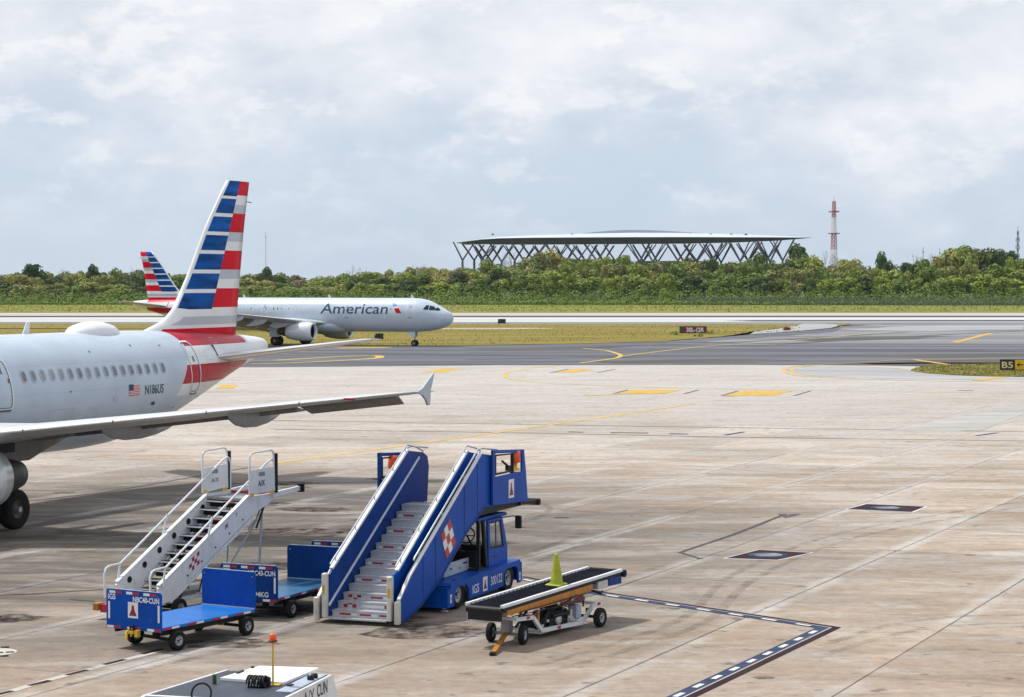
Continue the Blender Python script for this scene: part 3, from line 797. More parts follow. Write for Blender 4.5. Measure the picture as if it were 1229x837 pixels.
def fuselage_mat():
    m = bpy.data.materials.new('airliner_skin'); m.use_nodes = True
    t = m.node_tree; nn = t.nodes.new; lk = t.links.new
    p = t.nodes["Principled BSDF"]
    co = nn("ShaderNodeTexCoord"); s = nn("ShaderNodeSeparateXYZ"); lk(co.outputs["Object"], s.inputs[0])
    def mth(op, a, b_=None):
        x = nn("ShaderNodeMath"); x.operation = op
        for i, val in ((0, a), (1, b_)):
            if val is None: continue
            if isinstance(val, (int, float)): x.inputs[i].default_value = val
            else: lk(val, x.inputs[i])
        return x.outputs[0]
    zz = mth('DIVIDE', mth('SUBTRACT', s.outputs["Z"], 3.0), 3.0)
    cr = nn("ShaderNodeValToRGB"); cr.color_ramp.interpolation = 'CONSTANT'
    SIL, WHT, RED = (.49, .575, .675, 1), (.70, .73, .77, 1), (.44, .002, .022, 1)
    els = cr.color_ramp.elements
    els[0].position = 0; els[0].color = SIL
    els[1].position = .15; els[1].color = WHT
    for pz, c in ((.29, RED), (.523, WHT), (.747, RED)):
        e_ = els.new(pz); e_.color = c
    lk(zz, cr.inputs[0])
    # forward limit of the tail bands slopes forward towards the belly
    lim = mth('SUBTRACT', 36.72 - GX, mth('MULTIPLY', mth('MAXIMUM', mth('SUBTRACT', 5.21, s.outputs["Z"]), 0.0), .767))
    f1 = mth('GREATER_THAN', s.outputs["X"], lim)
    aft = nn("ShaderNodeMixRGB"); lk(mth('GREATER_THAN', s.outputs["X"], 42.42 - GX), aft.inputs[0])
    lk(cr.outputs[0], aft.inputs[1]); aft.inputs[2].default_value = WHT
    mx = nn("ShaderNodeMixRGB"); lk(f1, mx.inputs[0]); mx.inputs[1].default_value = SIL; lk(aft.outputs[0], mx.inputs[2])
    # dirt: faint vertical-run streaks and belly grime
    mpp = nn("ShaderNodeMapping"); mpp.inputs["Scale"].default_value = (.5, 1.2, .5); lk(co.outputs["Object"], mpp.inputs[0])
    nz = nn("ShaderNodeTexNoise"); nz.inputs["Scale"].default_value = 1.3; nz.inputs["Detail"].default_value = 7; nz.inputs["Roughness"].default_value = .6; lk(mpp.outputs[0], nz.inputs["Vector"])
    r = nn("ShaderNodeMapRange"); r.inputs["From Min"].default_value = .3; r.inputs["From Max"].default_value = .7; r.inputs["To Min"].default_value = .90; r.inputs["To Max"].default_value = 1.06
    lk(nz.outputs["Fac"], r.inputs[0])
    # frame and skin-panel lines every 1.6 m
    fr = mth('FRACT', mth('DIVIDE', mth('ADD', s.outputs["X"], 40.0), 2.66))
    ln = mth('LESS_THAN', fr, .007)
    ln2 = mth('LESS_THAN', mth('FRACT', mth('DIVIDE', mth('ADD', s.outputs['Z'], 10.03), .93)), .016)
    pan = mth('SUBTRACT', 1.0, mth('MULTIPLY', mth('MAXIMUM', ln, ln2), .16))
    fac = mth('MULTIPLY', r.outputs[0], pan)
    vs = nn("ShaderNodeVectorMath"); vs.operation = 'SCALE'; lk(mx.outputs[0], vs.inputs[0]); lk(fac, vs.inputs["Scale"])
    lk(vs.outputs[0], p.inputs["Base Color"])
    p.inputs["Roughness"].default_value = .30; p.inputs["Metallic"].default_value = .05
    p.inputs["Specular IOR Level"].default_value = .16; p.inputs["Coat Weight"].default_value = .0; p.inputs["Coat Roughness"].default_value = .12
    return m
M['skin'] = fuselage_mat()
M['plane_white'] = mat('airliner_white', (.72, .74, .77), .3, var=.05, scale=.9, coat=.2, dirt=.12, dirtcol=(.4, .4, .4))
M['plane_grey'] = mat('airliner_grey', (.40, .46, .53), .35, var=.05, scale=.9, coat=.2)
M['fin_blue'] = mat('tail_blue', (.001, .066, .27), .45, var=.85, scale=1.0, stretch=(.55, 1, 3.2), spec=.06)
M['fin_red'] = mat('tail_red', (.58, .004, .020), .45, var=.16, scale=.8, spec=.06)
M['wing'] = mat('wing_grey', (.50, .52, .54), .42, .15, var=.07, scale=.6, dirt=.35, dirtcol=(.26, .24, .21), stretch=(.4, 1.4, 1))
M['slat'] = mat('bare_slat', (.74, .75, .77), .28, .55, var=.06)
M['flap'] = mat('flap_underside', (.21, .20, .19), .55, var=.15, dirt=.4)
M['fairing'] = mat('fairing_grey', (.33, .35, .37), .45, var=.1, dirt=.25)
M['pylon'] = mat('pylon_grey', (.12, .11, .10), .5, var=.2, dirt=.4)
M['nacelle'] = mat('nacelle_white', (.66, .71, .76), .28, .1, var=.06, coat=.3, dirt=.15)
M['exhaust'] = mat('exhaust_steel', (.055, .052, .05), .5, .5, var=.2)
M['win'] = mat('cabin_pane', (.13, .15, .19), .12, var=.15)
M['win2'] = mat('cabin_pane_half_blind', (.24, .27, .31), .2, var=.15)
M['win3'] = mat('cabin_pane_dim', (.17, .20, .25), .1, var=.15)
M['winframe'] = mat('window_rim', (.42, .46, .52), .35)
M['outline'] = mat('door_outline', (.80, .82, .84), .4, var=.03)
M['sealgrey'] = mat('door_seal', (.10, .11, .13), .5)
M['navy'] = mat('slate_lettering', (.050, .078, .145), .5, var=.05, spec=.1)
M['cockpit'] = mat('cockpit_glass', (.012, .016, .024), .3, var=.2, spec=.25)
M['skyblue'] = mat('emblem_blue', (.05, .22, .52), .4)
M['gear'] = mat('gear_metal', (.42, .43, .45), .4, .3, var=.15, dirt=.4)
M['gear_dk'] = mat('dusty_wheel_hub', (.07, .068, .065), .6, .2, var=.3, dirt=.4)
M['fanblack'] = mat('fan_dark', (.02, .02, .024), .4, .3)

AIR = [(0, 0), (.0125, .20), (.05, .42), (.12, .68), (.25, .93), (.38, 1.0), (.55, .86), (.72, .58), (.88, .27), (1.0, .03)]
def airfoil(le, te, zle, zte, y, th, up=.58):
    """ring of points; upper from the leading edge back, then lower forward"""
    pts = []
    for c, t in AIR: pts.append(Vector((le + (te - le) * c - GX, y, zle + (zte - zle) * c + th * up * t)))
    for c, t in reversed(AIR[1:]): pts.append(Vector((le + (te - le) * c - GX, y, zle + (zte - zle) * c - th * (1 - up) * t)))
    return pts
def loft(rings, b, mi=0, cap=(True, True), mfun=None):
    n = len(rings[0]); o = len(b.v)
    b.v += [tuple(p) for r in rings for p in r]
    for i in range(len(rings) - 1):
        for k in range(n):
            j = (k + 1) % n
            b.f.append([o + i * n + k, o + (i + 1) * n + k, o + (i + 1) * n + j, o + i * n + j]); b.m.append(mfun(i, k) if mfun else mi); b.sm.append(True)
    for e_, r in ((cap[0], 0), (cap[1], len(rings) - 1)):
        if e_: b.f.append([o + r * n + k for k in (range(n) if r == 0 else range(n - 1, -1, -1))]); b.m.append(mi); b.sm.append(False)

def wle(y): return 24.03 - (17.0 - y) * .52
def wte(y): return 22.95 if y < 6.4 else 22.95 + (y - 6.4) * .222
def wz(y): return 4.40 - .108 * (17.0 - y)

def skin_patch(poly, side, off=.01, cut=.12):
    """flat outline in (station, height) laid onto the curved skin"""
    bm = bmesh.new()
    f = bm.faces.new([bm.verts.new((x, 0, z)) for x, z in poly])
    return bm
def bm_to_skin(bm, side, off, name, m, parent, cut=.14, cutx=None):
    if cutx:
        xs_ = [v.co.x for v in bm.verts]; q = min(xs_) + cutx
        while q < max(xs_):
            bmesh.ops.bisect_plane(bm, geom=bm.verts[:] + bm.edges[:] + bm.faces[:], plane_co=(q, 0, 0), plane_no=(1, 0, 0)); q += cutx
        cut = cutx
    zs = [v.co.z for v in bm.verts]
    z = min(zs) + cut
    while z < max(zs):
        bmesh.ops.bisect_plane(bm, geom=bm.verts[:] + bm.edges[:] + bm.faces[:], plane_co=(0, 0, z), plane_no=(0, 0, 1)); z += cut
    b = MB()
    bm.verts.index_update()
    b.add([skin(v.co.x, v.co.z, side, off) for v in bm.verts], [[v.index for v in f.verts] for f in bm.faces], 0, True)
    bm.free()
    return b.build(name, m, parent)
def skin_letters(body, size, x0, z0, side, m, parent, bold=.0, width=None, off=.012, name='lettering', slant=0.0):
    vs, fs = text_geo(body, size, bold, width)
    bm = bmesh.new()
    dirx = 1 if side < 0 else -1
    V = [bm.verts.new((x0 + dirx * (x + slant * y), 0, z0 + y)) for x, y in vs]
    for f in fs:
        try: bm.faces.new([V[i] for i in f])
        except ValueError: pass
    return bm_to_skin(bm, side, off, name, m, parent)
def skin_poly(poly, side, m, parent, name, off=.012, cutx=None):
    bm = bmesh.new(); bm.faces.new([bm.verts.new((x, 0, z)) for x, z in poly])
    return bm_to_skin(bm, side, off, name, m, parent, cutx=cutx)
def rrect(x0, x1, z0, z1, r, n=5):
    P = []
    for cx, cz, a0 in ((x1 - r, z1 - r, 0), (x0 + r, z1 - r, 90), (x0 + r, z0 + r, 180), (x1 - r, z0 + r, 270)):
        for k in range(n + 1):
            a = R(a0 + 90 * k / n); P.append((cx + r * math.cos(a), cz + r * math.sin(a)))
    return P
def subdiv(P, d=.15):
    o = []
    for i in range(len(P)):
        a, c = P[i], P[(i + 1) % len(P)]
        n = max(1, int(math.hypot(c[0] - a[0], c[1] - a[1]) / d))
        for k in range(n): o.append((a[0] + (c[0] - a[0]) * k / n, a[1] + (c[1] - a[1]) * k / n))
    return o
def skin_loop(P, w, side, m, parent, name, off=.014):
    P = subdiv(P); n = len(P); cx = sum(p[0] for p in P) / n; cz = sum(p[1] for p in P) / n
    b = MB(); vs = []
    for i, p in enumerate(P):
        a, c = P[i - 1], P[(i + 1) % n]
        tx, tz = c[0] - a[0], c[1] - a[1]; l = math.hypot(tx, tz)
        nx, nz = -tz / l * w / 2, tx / l * w / 2
        vs += [skin(p[0] + nx, p[1] + nz, side, off), skin(p[0] - nx, p[1] - nz, side, off)]
    b.add(vs, [(2 * i, 2 * i + 1, (2 * i + 3) % (2 * n), (2 * i + 2) % (2 * n)) for i in range(n)])
    return b.build(name, m, parent)

FIN_LE = [(5.30, 34.9), (5.80, 35.75), (5.98, 36.5), (6.19, 37.22), (6.42, 37.65), (6.62, 37.95), (7.2, 38.45), (7.93, 39.04), (9.89, 40.41), (11.62, 41.93)]
FIN_TE = [(5.30, 42.6), (5.61, 42.66), (7.95, 43.03), (9.97, 43.37), (11.66, 43.78)]
def lerp(T, z):
    if z <= T[0][0]: return T[0][1]
    for a, c in zip(T, T[1:]):
        if z <= c[0]: return a[1] + (c[1] - a[1]) * (z - a[0]) / (c[0] - a[0])
    return T[-1][1] + (T[-1][1] - T[-2][1]) * (z - T[-1][0]) / (T[-1][0] - T[-2][0])
BLUE_ROWS = [(11.08, 11.70), (10.38, 10.97), (9.64, 10.24), (8.90, 9.50), (8.14, 8.76), (7.38, 7.99), (6.60, 7.23)]
AFT_ROWS = [(11.13, 11.70, 2), (10.75, 11.13, 1), (10.40, 10.75, 3), (9.64, 10.40, 2), (9.27, 9.64, 3), (8.91, 9.27, 1), (8.15, 8.91, 2), (7.78, 8.15, 3), (7.41, 7.78, 1), (6.66, 7.41, 2), (6.32, 6.66, 1), (6.0, 6.32, 3), (5.87, 6.0, 1)]
def make_fin(root):
    zs = sorted(set([5.30, 5.5, 5.66, 5.72, 5.87, 6.0, 6.08, 6.19, 6.32, 6.42, 6.52] + [z for r in BLUE_ROWS for z in r] + [z for r in AFT_ROWS for z in r[:2]]))
    cols = [0, .02, .07, None, 'a', 'b', 'D', 'e', 'f', 1.0]
    rings = []; marks = []
    def thick(c): return 5 * .10 * (.2969 * math.sqrt(c) - .126 * c - .3516 * c * c + .2843 * c ** 3 - .1015 * c ** 4)
    for z in zs:
        le, te = lerp(FIN_LE, z), lerp(FIN_TE, z); ch = te - le
        dv = 40.56 + (42.96 - 40.56) * (z - 6.7) / (11.69 - 6.7)
        st = min(.15, .3 * ch) if z > 6.62 else min(.9, .25 * ch)
        xs = [le, le + .02 * ch, le + .6 * st, le + st, le + st + (dv - le - st) * .33, le + st + (dv - le - st) * .66, dv, dv + (te - dv) * .35, dv + (te - dv) * .7, te]
        tw = min(ch, 5.2)
        sec = [(x - GX, thick((x - le) / ch) * tw) for x in xs]
        r = [Vector((x, -y, z)) for x, y in sec] + [Vector((x, y, z)) for x, y in reversed(sec[1:-1])]
        rings.append(r)
    n = len(rings[0])
    def mf(i, k):
        kk = k if k < 9 else n - 1 - k
        zm = (zs[i] + zs[i + 1]) / 2
        if zm < 5.87: return 2 if kk > 2 else 1
        if kk <= 2: return 1
        if kk <= 5:
            for a, c in BLUE_ROWS:
                if a < zm < c: return 0
            if zm < 6.6: return 3 if 6.0 < zm < 6.32 else 1
            return 1
        for a, c, mm in AFT_ROWS:
            if a < zm < c: return mm
        return 1
    b = MB(); loft(rings, b, 0, (False, True), mf)
    return b.build('tail_fin', [M['fin_blue'], M['plane_white'], M['fin_red'], M['plane_grey']], root)

def wheel(parent, c, r, w, rimr, name='wheel', tyre=None, rim=None, n=28, joined=False):
    """tyre on the y axis with a dished rim"""
    b = MB(); h = w / 2
    b.lathe([(rimr, -h * .8), (r * .88, -h), (r * .97, -h * .75), (r, -h * .35), (r, h * .35), (r * .97, h * .75), (r * .88, h), (rimr, h * .8)], c, 'y', n)
    if not joined:
        t_ = b.build(name, tyre or M['rubber'], parent)
        b = MB()
    b.lathe([(0, -h * .35), (rimr * .35, -h * .42), (rimr * .45, -h * .30), (rimr * .85, -h * .45), (rimr * 1.02, -h * .82), (rimr * 1.02, h * .82), (rimr * .85, h * .45), (rimr * .45, h * .3), (rimr * .35, h * .42), (0, h * .35)], c, 'y', n, 1 if joined else 0)
    if joined: return b.build(name, [tyre or M['rubber'], rim or M['rim']], parent)
    for k in range(5):
        a_ = 2 * math.pi * k / 5
        b.lathe([(0, -h * .46), (rimr * .13, -h * .46), (rimr * .13, h * .46), (0, h * .46)], (c[0] + math.sin(a_) * rimr * .62, c[1], c[2] + math.cos(a_) * rimr * .62), 'y', 6, 1)
    b.lathe([(0, -h * .52), (rimr * .24, -h * .52), (rimr * .24, h * .52), (0, h * .52)], c, 'y', 10, 1)
    b.build('rim', [rim or M['rim'], M['black']], t_)
    return t_

def airliner(name, loc, aft_deg, label, side, kind):
    root = empty(name, loc, R(aft_deg), label, 'airliner', 'airliners with striped tails')
    # fuselage
    xs = [0, .05, .12, .25, .4, .65, .9, 1.2, 1.5, 1.75, 2.0, 2.3, 2.6, 2.95, 3.3, 3.75, 4.2, 4.8, 5.4, 6.2, 7] + [7 + i * 1.2 for i in range(1, 20)] + [30.5 + .5 * i for i in range(28)] + [44.2, 44.4, 44.6, 44.75, 44.85, 44.9, 44.92]
    nr = 56; b = MB(); rings = []
    for x in xs:
        top, bot, hw_, zc = fus(x); r = []
        for k in range(nr):
            a = 2 * math.pi * k / nr
            s_, c_ = math.sin(a), math.cos(a)
            r.append(Vector((x - GX, hw_ * c_, zc + s_ * ((top - zc) if s_ > 0 else (zc - bot)))))
        rings.append(r)
    loft(rings, b, 0)
    fz = b.build('fuselage', M['skin'], root)
    # belly fairing under the wing box
    rings = []
    for x, hw_, bt in ((13.2, .3, 1.74), (14.2, 1.2, 1.62), (16, 1.95, 1.45), (19, 2.25, 1.38), (22, 2.25, 1.40), (24.2, 1.8, 1.52), (26, 1.1, 1.66), (27, .3, 1.75)):
        rings.append([Vector((x - GX, hw_ * math.cos(a), 2.55 + (2.55 - bt) * math.sin(a) * (1 if math.sin(a) < 0 else .35))) for a in [2 * math.pi * k / 24 for k in range(24)]])
    b = MB(); loft(rings, b); b.build('belly_fairing', M['skin'], root)
    fin = make_fin(root)
    b = MB(); b.tube([(43.6 - GX, 0, 10.9), (43.95 - GX, 0, 10.88)], .018, 5); b.build('static_wick', M['black'], fin)
    # tailplanes
    for sg in (-1, 1):
        rings = []
        for y, le, te, z, th in ((.35, 38.2, 42.35, 4.68, .42), (1.2, 38.85, 42.45, 4.76, .36), (3.5, 40.35, 42.95, 5.07, .25), (6.0, 41.98, 43.45, 5.40, .13), (6.22, 42.3, 43.45, 5.43, .08)):
            r = airfoil(le, te, z, z - .03, sg * y, th, .5); rings.append(r if sg < 0 else list(reversed(r)))
        b = MB()
        nn_ = len(rings[0])
        loft(rings, b, 0, (True, True), lambda i, k: 1 if (k in (0, 1, 2, nn_ - 1, nn_ - 2, nn_ - 3)) and sg < 0 or (sg > 0 and nn_ - 4 < k) else 0)
        tp = b.build('tailplane', [M['wing'], M['slat']], root)
        b = MB(); b.beam((39.0 - GX, sg * 1.35, 4.80), (38.9 - GX, sg * 1.15, 5.25), .03, .10); b.build('tailplane_seal', M['sealgrey'], tp)
    # wings
    for sg in (-1, 1):
        rings = []; ys = [1.2, 1.9, 3.5, 5.0, 6.4, 8.0, 10.0, 11.5, 13.2, 13.25, 16.1, 16.15, 17.05]
        for y in ys:
            ch = wte(y) - wle(y); th = .135 * ch if y < 6.4 else (.094 - .001 * (y - 6.4)) * ch
            te = wte(y)
            if 13.22 < y < 16.12: te = wle(y) + ch * .74     # the drooped aileron is its own part
            r = airfoil(wle(y), te, wz(y), wz(y) - .035 * (te - wle(y)), sg * y, th)
            rings.append(r if sg < 0 else list(reversed(r)))
        b = MB(); nn_ = len(rings[0])
        loft(rings, b, 0, (True, True), lambda i, k: 1 if ((k in (0, 1, 2) or k >= nn_ - 2) if sg < 0 else (k >= nn_ - 4 or k in (0,))) else 0)
        wg = b.build('wing', [M['wing'], M['slat']], root)
        # slat joints
        for y in (6.9, 9.2, 11.6, 14.0):
            b = MB(); x = wle(y)
            b.box(x - GX - .008, x - GX + .02, sg * y - .012, sg * y + .012, wz(y) - .06, wz(y) + .05); b.build('slat_joint', M['sealgrey'], wg)
        # drooped aileron
        rings = []
        for y in (13.27, 16.08):
            ch = wte(y) - wle(y); x0 = wle(y) + ch * .74; x1 = wte(y) + .12
            z0 = wz(y) - .035 * ch * .74
            r = [Vector((x0 - GX, sg * y, z0 + .07)), Vector((x1 - GX, sg * y, z0 - .27)), Vector((x1 - GX, sg * y, z0 - .30)), Vector((x0 - GX, sg * y, z0 - .05))]
            rings.append(r if sg < 0 else list(reversed(r)))
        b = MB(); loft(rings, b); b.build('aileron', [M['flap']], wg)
        # inboard and outboard flaps, slightly lowered
        for ya, yb_ in ((2.1, 6.3), (6.5, 13.1)):
            rings = []
            for y in (ya, yb_):
                ch = wte(y) - wle(y); x0 = wte(y) - .22 * ch; x1 = wte(y) + (.75 if kind == 'far' else .10)
                z0 = wz(y) - .035 * ch - .03
                dr = .95 if kind == 'far' else .10
                r = [Vector((x0 - GX, sg * y, z0 + .02)), Vector((x1 - GX, sg * y, z0 - dr)), Vector((x1 - GX, sg * y, z0 - dr - .04)), Vector((x0 - GX, sg * y, z0 - .15))]
                rings.append(r if sg < 0 else list(reversed(r)))
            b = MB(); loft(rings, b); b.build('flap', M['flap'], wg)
        # flap track fairings
        for y, x0, x1, dz in ((4.2, 20.0, 25.4, .8), (8.35, 20.8, 25.6, .75), (11.87, 22.0, 25.9, .65)) if kind == 'far' else ((4.2, 20.0, 24.5, .62), (8.35, 20.6, 24.9, .46), (11.87, 22.0, 25.3, .44)):
            rings = []
            for t_ in (0, .04, .14, .3, .5, .7, .85, .95, 1):
                x = x0 + (x1 - x0) * t_; r_ = math.sin(math.pi * min(1, t_ ** .75)) ** .6 if 0 < t_ < 1 else .02
                zc = wz(y) - .10 - (.55 * t_ * t_ if kind == 'far' else .05 * t_)
                rings.append([Vector((x - GX, sg * y + .17 * r_ * math.cos(a), zc + dz * r_ * .8 * (math.sin(a) - .35) * (1 if math.sin(a) < 0 else .4))) for a in [2 * math.pi * k / 14 for k in range(14)]])
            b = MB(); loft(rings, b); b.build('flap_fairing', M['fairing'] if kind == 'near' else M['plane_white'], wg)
        # wingtip fence
        poly = [(24.03, 4.40), (24.42, 4.50), (24.80, 4.72), (25.17, 4.92), (25.21, 4.90), (25.06, 4.60), (24.96, 4.42), (24.95, 4.20), (24.90, 3.98), (24.80, 3.97), (24.66, 4.14), (24.42, 4.29)]
        b = MB(); b.prism([(x - GX, z) for x, z in poly], 'y', sg * 17.03, sg * 17.10); b.build('wingtip_fence', M['plane_grey'], wg)
        b = MB(); b.box(wle(15.2) - GX - .01, wle(15.2) - GX + .06, sg * 15.2 - .3, sg * 15.2 + .3, wz(15.2) - .045, wz(15.2) + .02); b.build('tip_marking', M['red'], wg)
        # engine
        ey = sg * 5.0; ez = 1.80
        eng = empty('engine', (0, 0, 0), 0, None, None); eng.parent = root
        b = MB(); ex = 16.25 - GX
        b.lathe([(.80, .35), (.84, .08), (.93, -.01), (1.02, .10), (1.12, .5), (1.16, 1.2), (1.13, 2.05), (1.02, 2.85), (.88, 3.5), (.84, 3.5), (.84, 3.1)], (ex, ey, ez), 'x', 40)
        nac = b.build('nacelle', M['nacelle'], root); nac.parent = eng
        b = MB(); b.lathe([(.80, .35), (.78, .9), (.78, 1.0)], (ex, ey, ez), 'x', 32)
        b.lathe([(.0, .55), (.12, .62), (.22, .85), (.24, 1.0), (.78, 1.0)], (ex, ey, ez), 'x', 32); b.build('fan', M['fanblack'], eng)
        b = MB(); b.lathe([(.70, 3.1), (.66, 3.6), (.50, 4.5), (.42, 4.85), (.38, 4.85), (.34, 4.4), (.30, 4.4), (.12, 4.9), (.0, 5.0)], (ex, ey, ez), 'x', 32); b.build('exhaust', M['exhaust'], eng)
        if kind == 'near' and sg < 0:
            b = MB(); b.prism([(18.6 - GX, 2.9), (20.6 - GX, 2.95), (20.6 - GX, 2.52), (18.6 - GX, 2.50)], 'y', -5.30, -5.20); b.build('pylon_panel', M['black'], eng)
            b = MB(); b.lathe([(.0, -.02), (.10, -.02), (.10, .02)], (19.55 - GX, -5.31, 2.74), 'y', 16); b.build('drain_cap', M['greyblue'], eng)
        b = MB(); b.prism([(15.9 - GX, 2.80), (18.3 - GX, 3.25), (25.4 - GX, 3.16), (24.0 - GX, 2.90), (22.3 - GX, 2.45), (21.5 - GX, 2.20), (19.6 - GX, 2.22), (17.0 - GX, 2.6)], 'y', ey - .17, ey + .17)
        b.build('pylon', M['pylon'] if kind == 'near' else M['plane_white'], root)
        # main gear
        lg = empty('landing_gear', (0, 0, 0), 0, None, None); lg.parent = root
        b = MB(); b.tube([(0, sg * 3.8, 3.0), (0, sg * 3.8, 1.5), (0, sg * 3.8, .62)], [.16, .15, .10], 12)
        b.tube([(0, sg * 3.1, .62), (0, sg * 4.5, .62)], .09, 10); b.tube([(.1, sg * 3.8, 1.5), (.55, sg * 3.8, 1.1), (.1, sg * 3.8, .75)], .05, 6); b.tube([(0, sg * 3.8, 1.7), (0, sg * 2.4, 2.4)], .08, 8)
        b.build('strut', M['gear'], lg)
        for yy in (3.36, 4.24): wheel(lg, (0, sg * yy, .625), .625, .43, .29, rim=M['gear_dk'], joined=True)
        if kind == 'far':
            b = MB(); b.prism([(-.75, 1.1), (.6, 1.1), (.75, 2.6), (-.75, 2.6)], 'y', sg * 4.56, sg * 4.60); b.build('gear_door', M['plane_grey'], lg)
    # nose gear
    ng = empty('landing_gear', (0, 0, 0), 0, None, None); ng.parent = root
    nx = 5.07 - GX
    b = MB(); b.tube([(nx - .15, 0, 1.9), (nx, 0, .9), (nx, 0, .38)], [.10, .09, .07], 10); b.tube([(nx, -.25, .38), (nx, .25, .38)], .06, 8); b.tube([(nx + .75, 0, 1.85), (nx, 0, 1.0)], .05, 6); b.build('strut', M['gear'], ng)
    for yy in (-.25, .25): wheel(ng, (nx, yy, .385), .385, .22, .19, rim=M['alu_dk'], joined=True)
    for sg in (-1, 1):
        b = MB(); b.prism([(nx - .2, 1.15), (nx + .75, 1.2), (nx + .8, 1.8), (nx - .2, 1.8)], 'y', sg * .38, sg * .41); b.build('gear_door', M['plane_white'], ng)
    # cabin windows
    if kind == 'near': wx = [25.86 + .5335 * i for i in range(17)] + [24.15, 23.6, 23.08, 22.5, 22.0, 21.5]
    else: wx = [35.2 - .5335 * i for i in range(54)]
    for x in wx:
        if kind == 'far' and (7.7 < x < 17.2): continue
        hide = kind == 'far' and random.random() < .45
        hx, hz = (.115, .165)
        P = []
        for k in range(12):
            a = 2 * math.pi * k / 12
            P.append((x + hx * math.copysign(abs(math.cos(a)) ** .75, math.cos(a)), 4.53 + hz * math.copysign(abs(math.sin(a)) ** .75, math.sin(a))))
        wf = skin_loop([(x + (p[0] - x) * 1.22, 4.53 + (p[1] - 4.53) * 1.18) for p in P], .05, side, M['winframe'] if kind == 'near' else M['plane_white'], root, 'cabin_window', .012)
        skin_poly(P, side, M['plane_grey'] if hide else random.choice((M['win'], M['win'], M['win2'], M['win3'])), wf, 'pane', .010)
    # doors
    doors = ((36.45, 37.22, 3.52, 5.42), (24.3, 25.1, 3.50, 5.12)) if kind == 'near' else ((4.42, 5.25, 3.55, 5.45), (35.9, 36.6, 3.5, 5.3), (24.4, 25.1, 3.5, 5.1), (13.0, 13.7, 3.5, 5.1))
    for i, (x0, x1, z0, z1) in enumerate(doors):
        P = rrect(x0, x1, z0, z1, .16)
        dr = skin_loop(P, .05 if kind == 'near' else .06, side, M['outline'], root, 'passenger_door', .012)
        P2 = rrect(x0 + .05, x1 - .05, z0 + .05, z1 - .05, .12)
        skin_loop(P2, .025, side, M['sealgrey'] if kind == 'near' else M['plane_grey'], dr, 'door_seal', .009)
        xm = (x0 + x1) / 2
        skin_poly(rrect(xm - .07, xm + .07, z0 + 1.15, z0 + 1.37, .05), side, M['win'], dr, 'pane', .010)
        skin_poly([(xm - .30, z0 - .07), (xm + .30, z0 - .07), (xm + .34, z0 + .0), (xm - .34, z0 + .0)], side, M['sealgrey'], dr, 'door_sill', .016)
        if kind == 'near': skin_poly(rrect(x1 - .16, x1 - .06, z0 + .85, z0 + 1.0, .03), side, M['sealgrey'], dr, 'handle', .012)
    # blade antennas
    for x in ((28.55, 12.0) if kind == 'near' else (16.6, 5.35, 28.6)):
        top = fus(x)[0]
        b = MB(); b.prism([(x - GX - .20, top - .04), (x - GX + .18, top - .04), (x - GX + .24, top + .40), (x - GX + .06, top + .40)], 'y', -.018, .018); b.build('blade_antenna', M['plane_white'], root)
    if kind == 'near':
        rings = []
        for x, s_ in ((31.2, .03), (31.35, .42), (31.65, .74), (32.1, .94), (32.55, 1.0), (33.0, .95), (33.45, .76), (33.8, .42), (34.0, .05)):
            rings.append([Vector((x - GX, .66 * s_ ** .7 * math.cos(a), 5.80 + .44 * s_ * max(0, math.sin(a)) - (.25 if math.sin(a) < 0 else 0))) for a in [2 * math.pi * k / 24 for k in range(24)]])
        b = MB(); loft(rings, b); b.build('antenna_dome', M['plane_white'], root)
        skin_letters('N186US', .47, 32.98, 3.63, -1, M['dtext'], root, .003, 1.28)
        skin_letters('186', .17, 33.52, 3.22, -1, M['dtext'], root, .008, .26)
        fl = skin_poly([(31.92, 3.62), (32.60, 3.62), (32.60, 4.02), (31.92, 4.02)], -1, M['plane_white'], root, 'flag', .010)
        for k in range(7):
            skin_poly([(31.92, 3.62 + k * .0571), (32.60, 3.62 + k * .0571), (32.60, 3.62 + k * .0571 + .030), (31.92, 3.62 + k * .0571 + .030)], -1, M['fin_red'], fl, 'flag_stripe', .013)
        skin_poly([(31.92, 3.80), (32.21, 3.80), (32.21, 4.02), (31.92, 4.02)], -1, M['navy'], fl, 'flag_canton', .016)
        skin_poly(rrect(30.95, 31.2, 3.48, 3.68, .08), -1, M['plane_grey'], root, 'access_panel', .009)
        b = MB(); b.lathe([(.0, 0), (.06, 0), (.07, .03)], (43.55 - GX, -.47, 5.19), 'y', 10); b.build('tail_light', M['sealgrey'], root)
        for x0, x1, z0, z1 in ((27.2, 28.6, 2.55, 3.35), (29.4, 30.0, 2.9, 3.3), (34.6, 35.1, 2.75, 3.1), (38.0, 38.6, 4.7, 5.1), (39.2, 39.6, 5.3, 5.5), (40.3, 41.6, 4.3, 4.5), (26.2, 26.5, 3.5, 3.7)):
            skin_loop(rrect(x0, x1, z0, z1, .06), .012, -1, M['winframe'], root, 'access_panel', .007)
        for x, z in ((28.3, 3.9), (30.2, 5.2), (34.9, 5.3), (33.0, 5.35), (37.7, 3.3), (35.4, 3.0)):
            skin_poly(rrect(x, x + .10, z, z + .05, .02), -1, M['sealgrey'], root, 'vent', .009)
        skin_loop(rrect(37.9, 40.2, 3.95, 4.5, .2), .015, -1, M['darkred'], root, 'access_panel', .01)
    else:
        skin_letters('American', 1.78, 16.95, 3.97, 1, M['navy'], root, .016, 9.1, slant=0.08)
        em = skin_poly([(7.55, 5.30), (6.95, 5.30), (6.62, 4.85), (7.10, 4.78)], 1, M['skyblue'], root, 'emblem', .012)
        skin_poly([(7.10, 4.78), (6.62, 4.85), (6.50, 4.70), (6.85, 4.62)], 1, M['plane_white'], em, 'emblem_beak', .014)
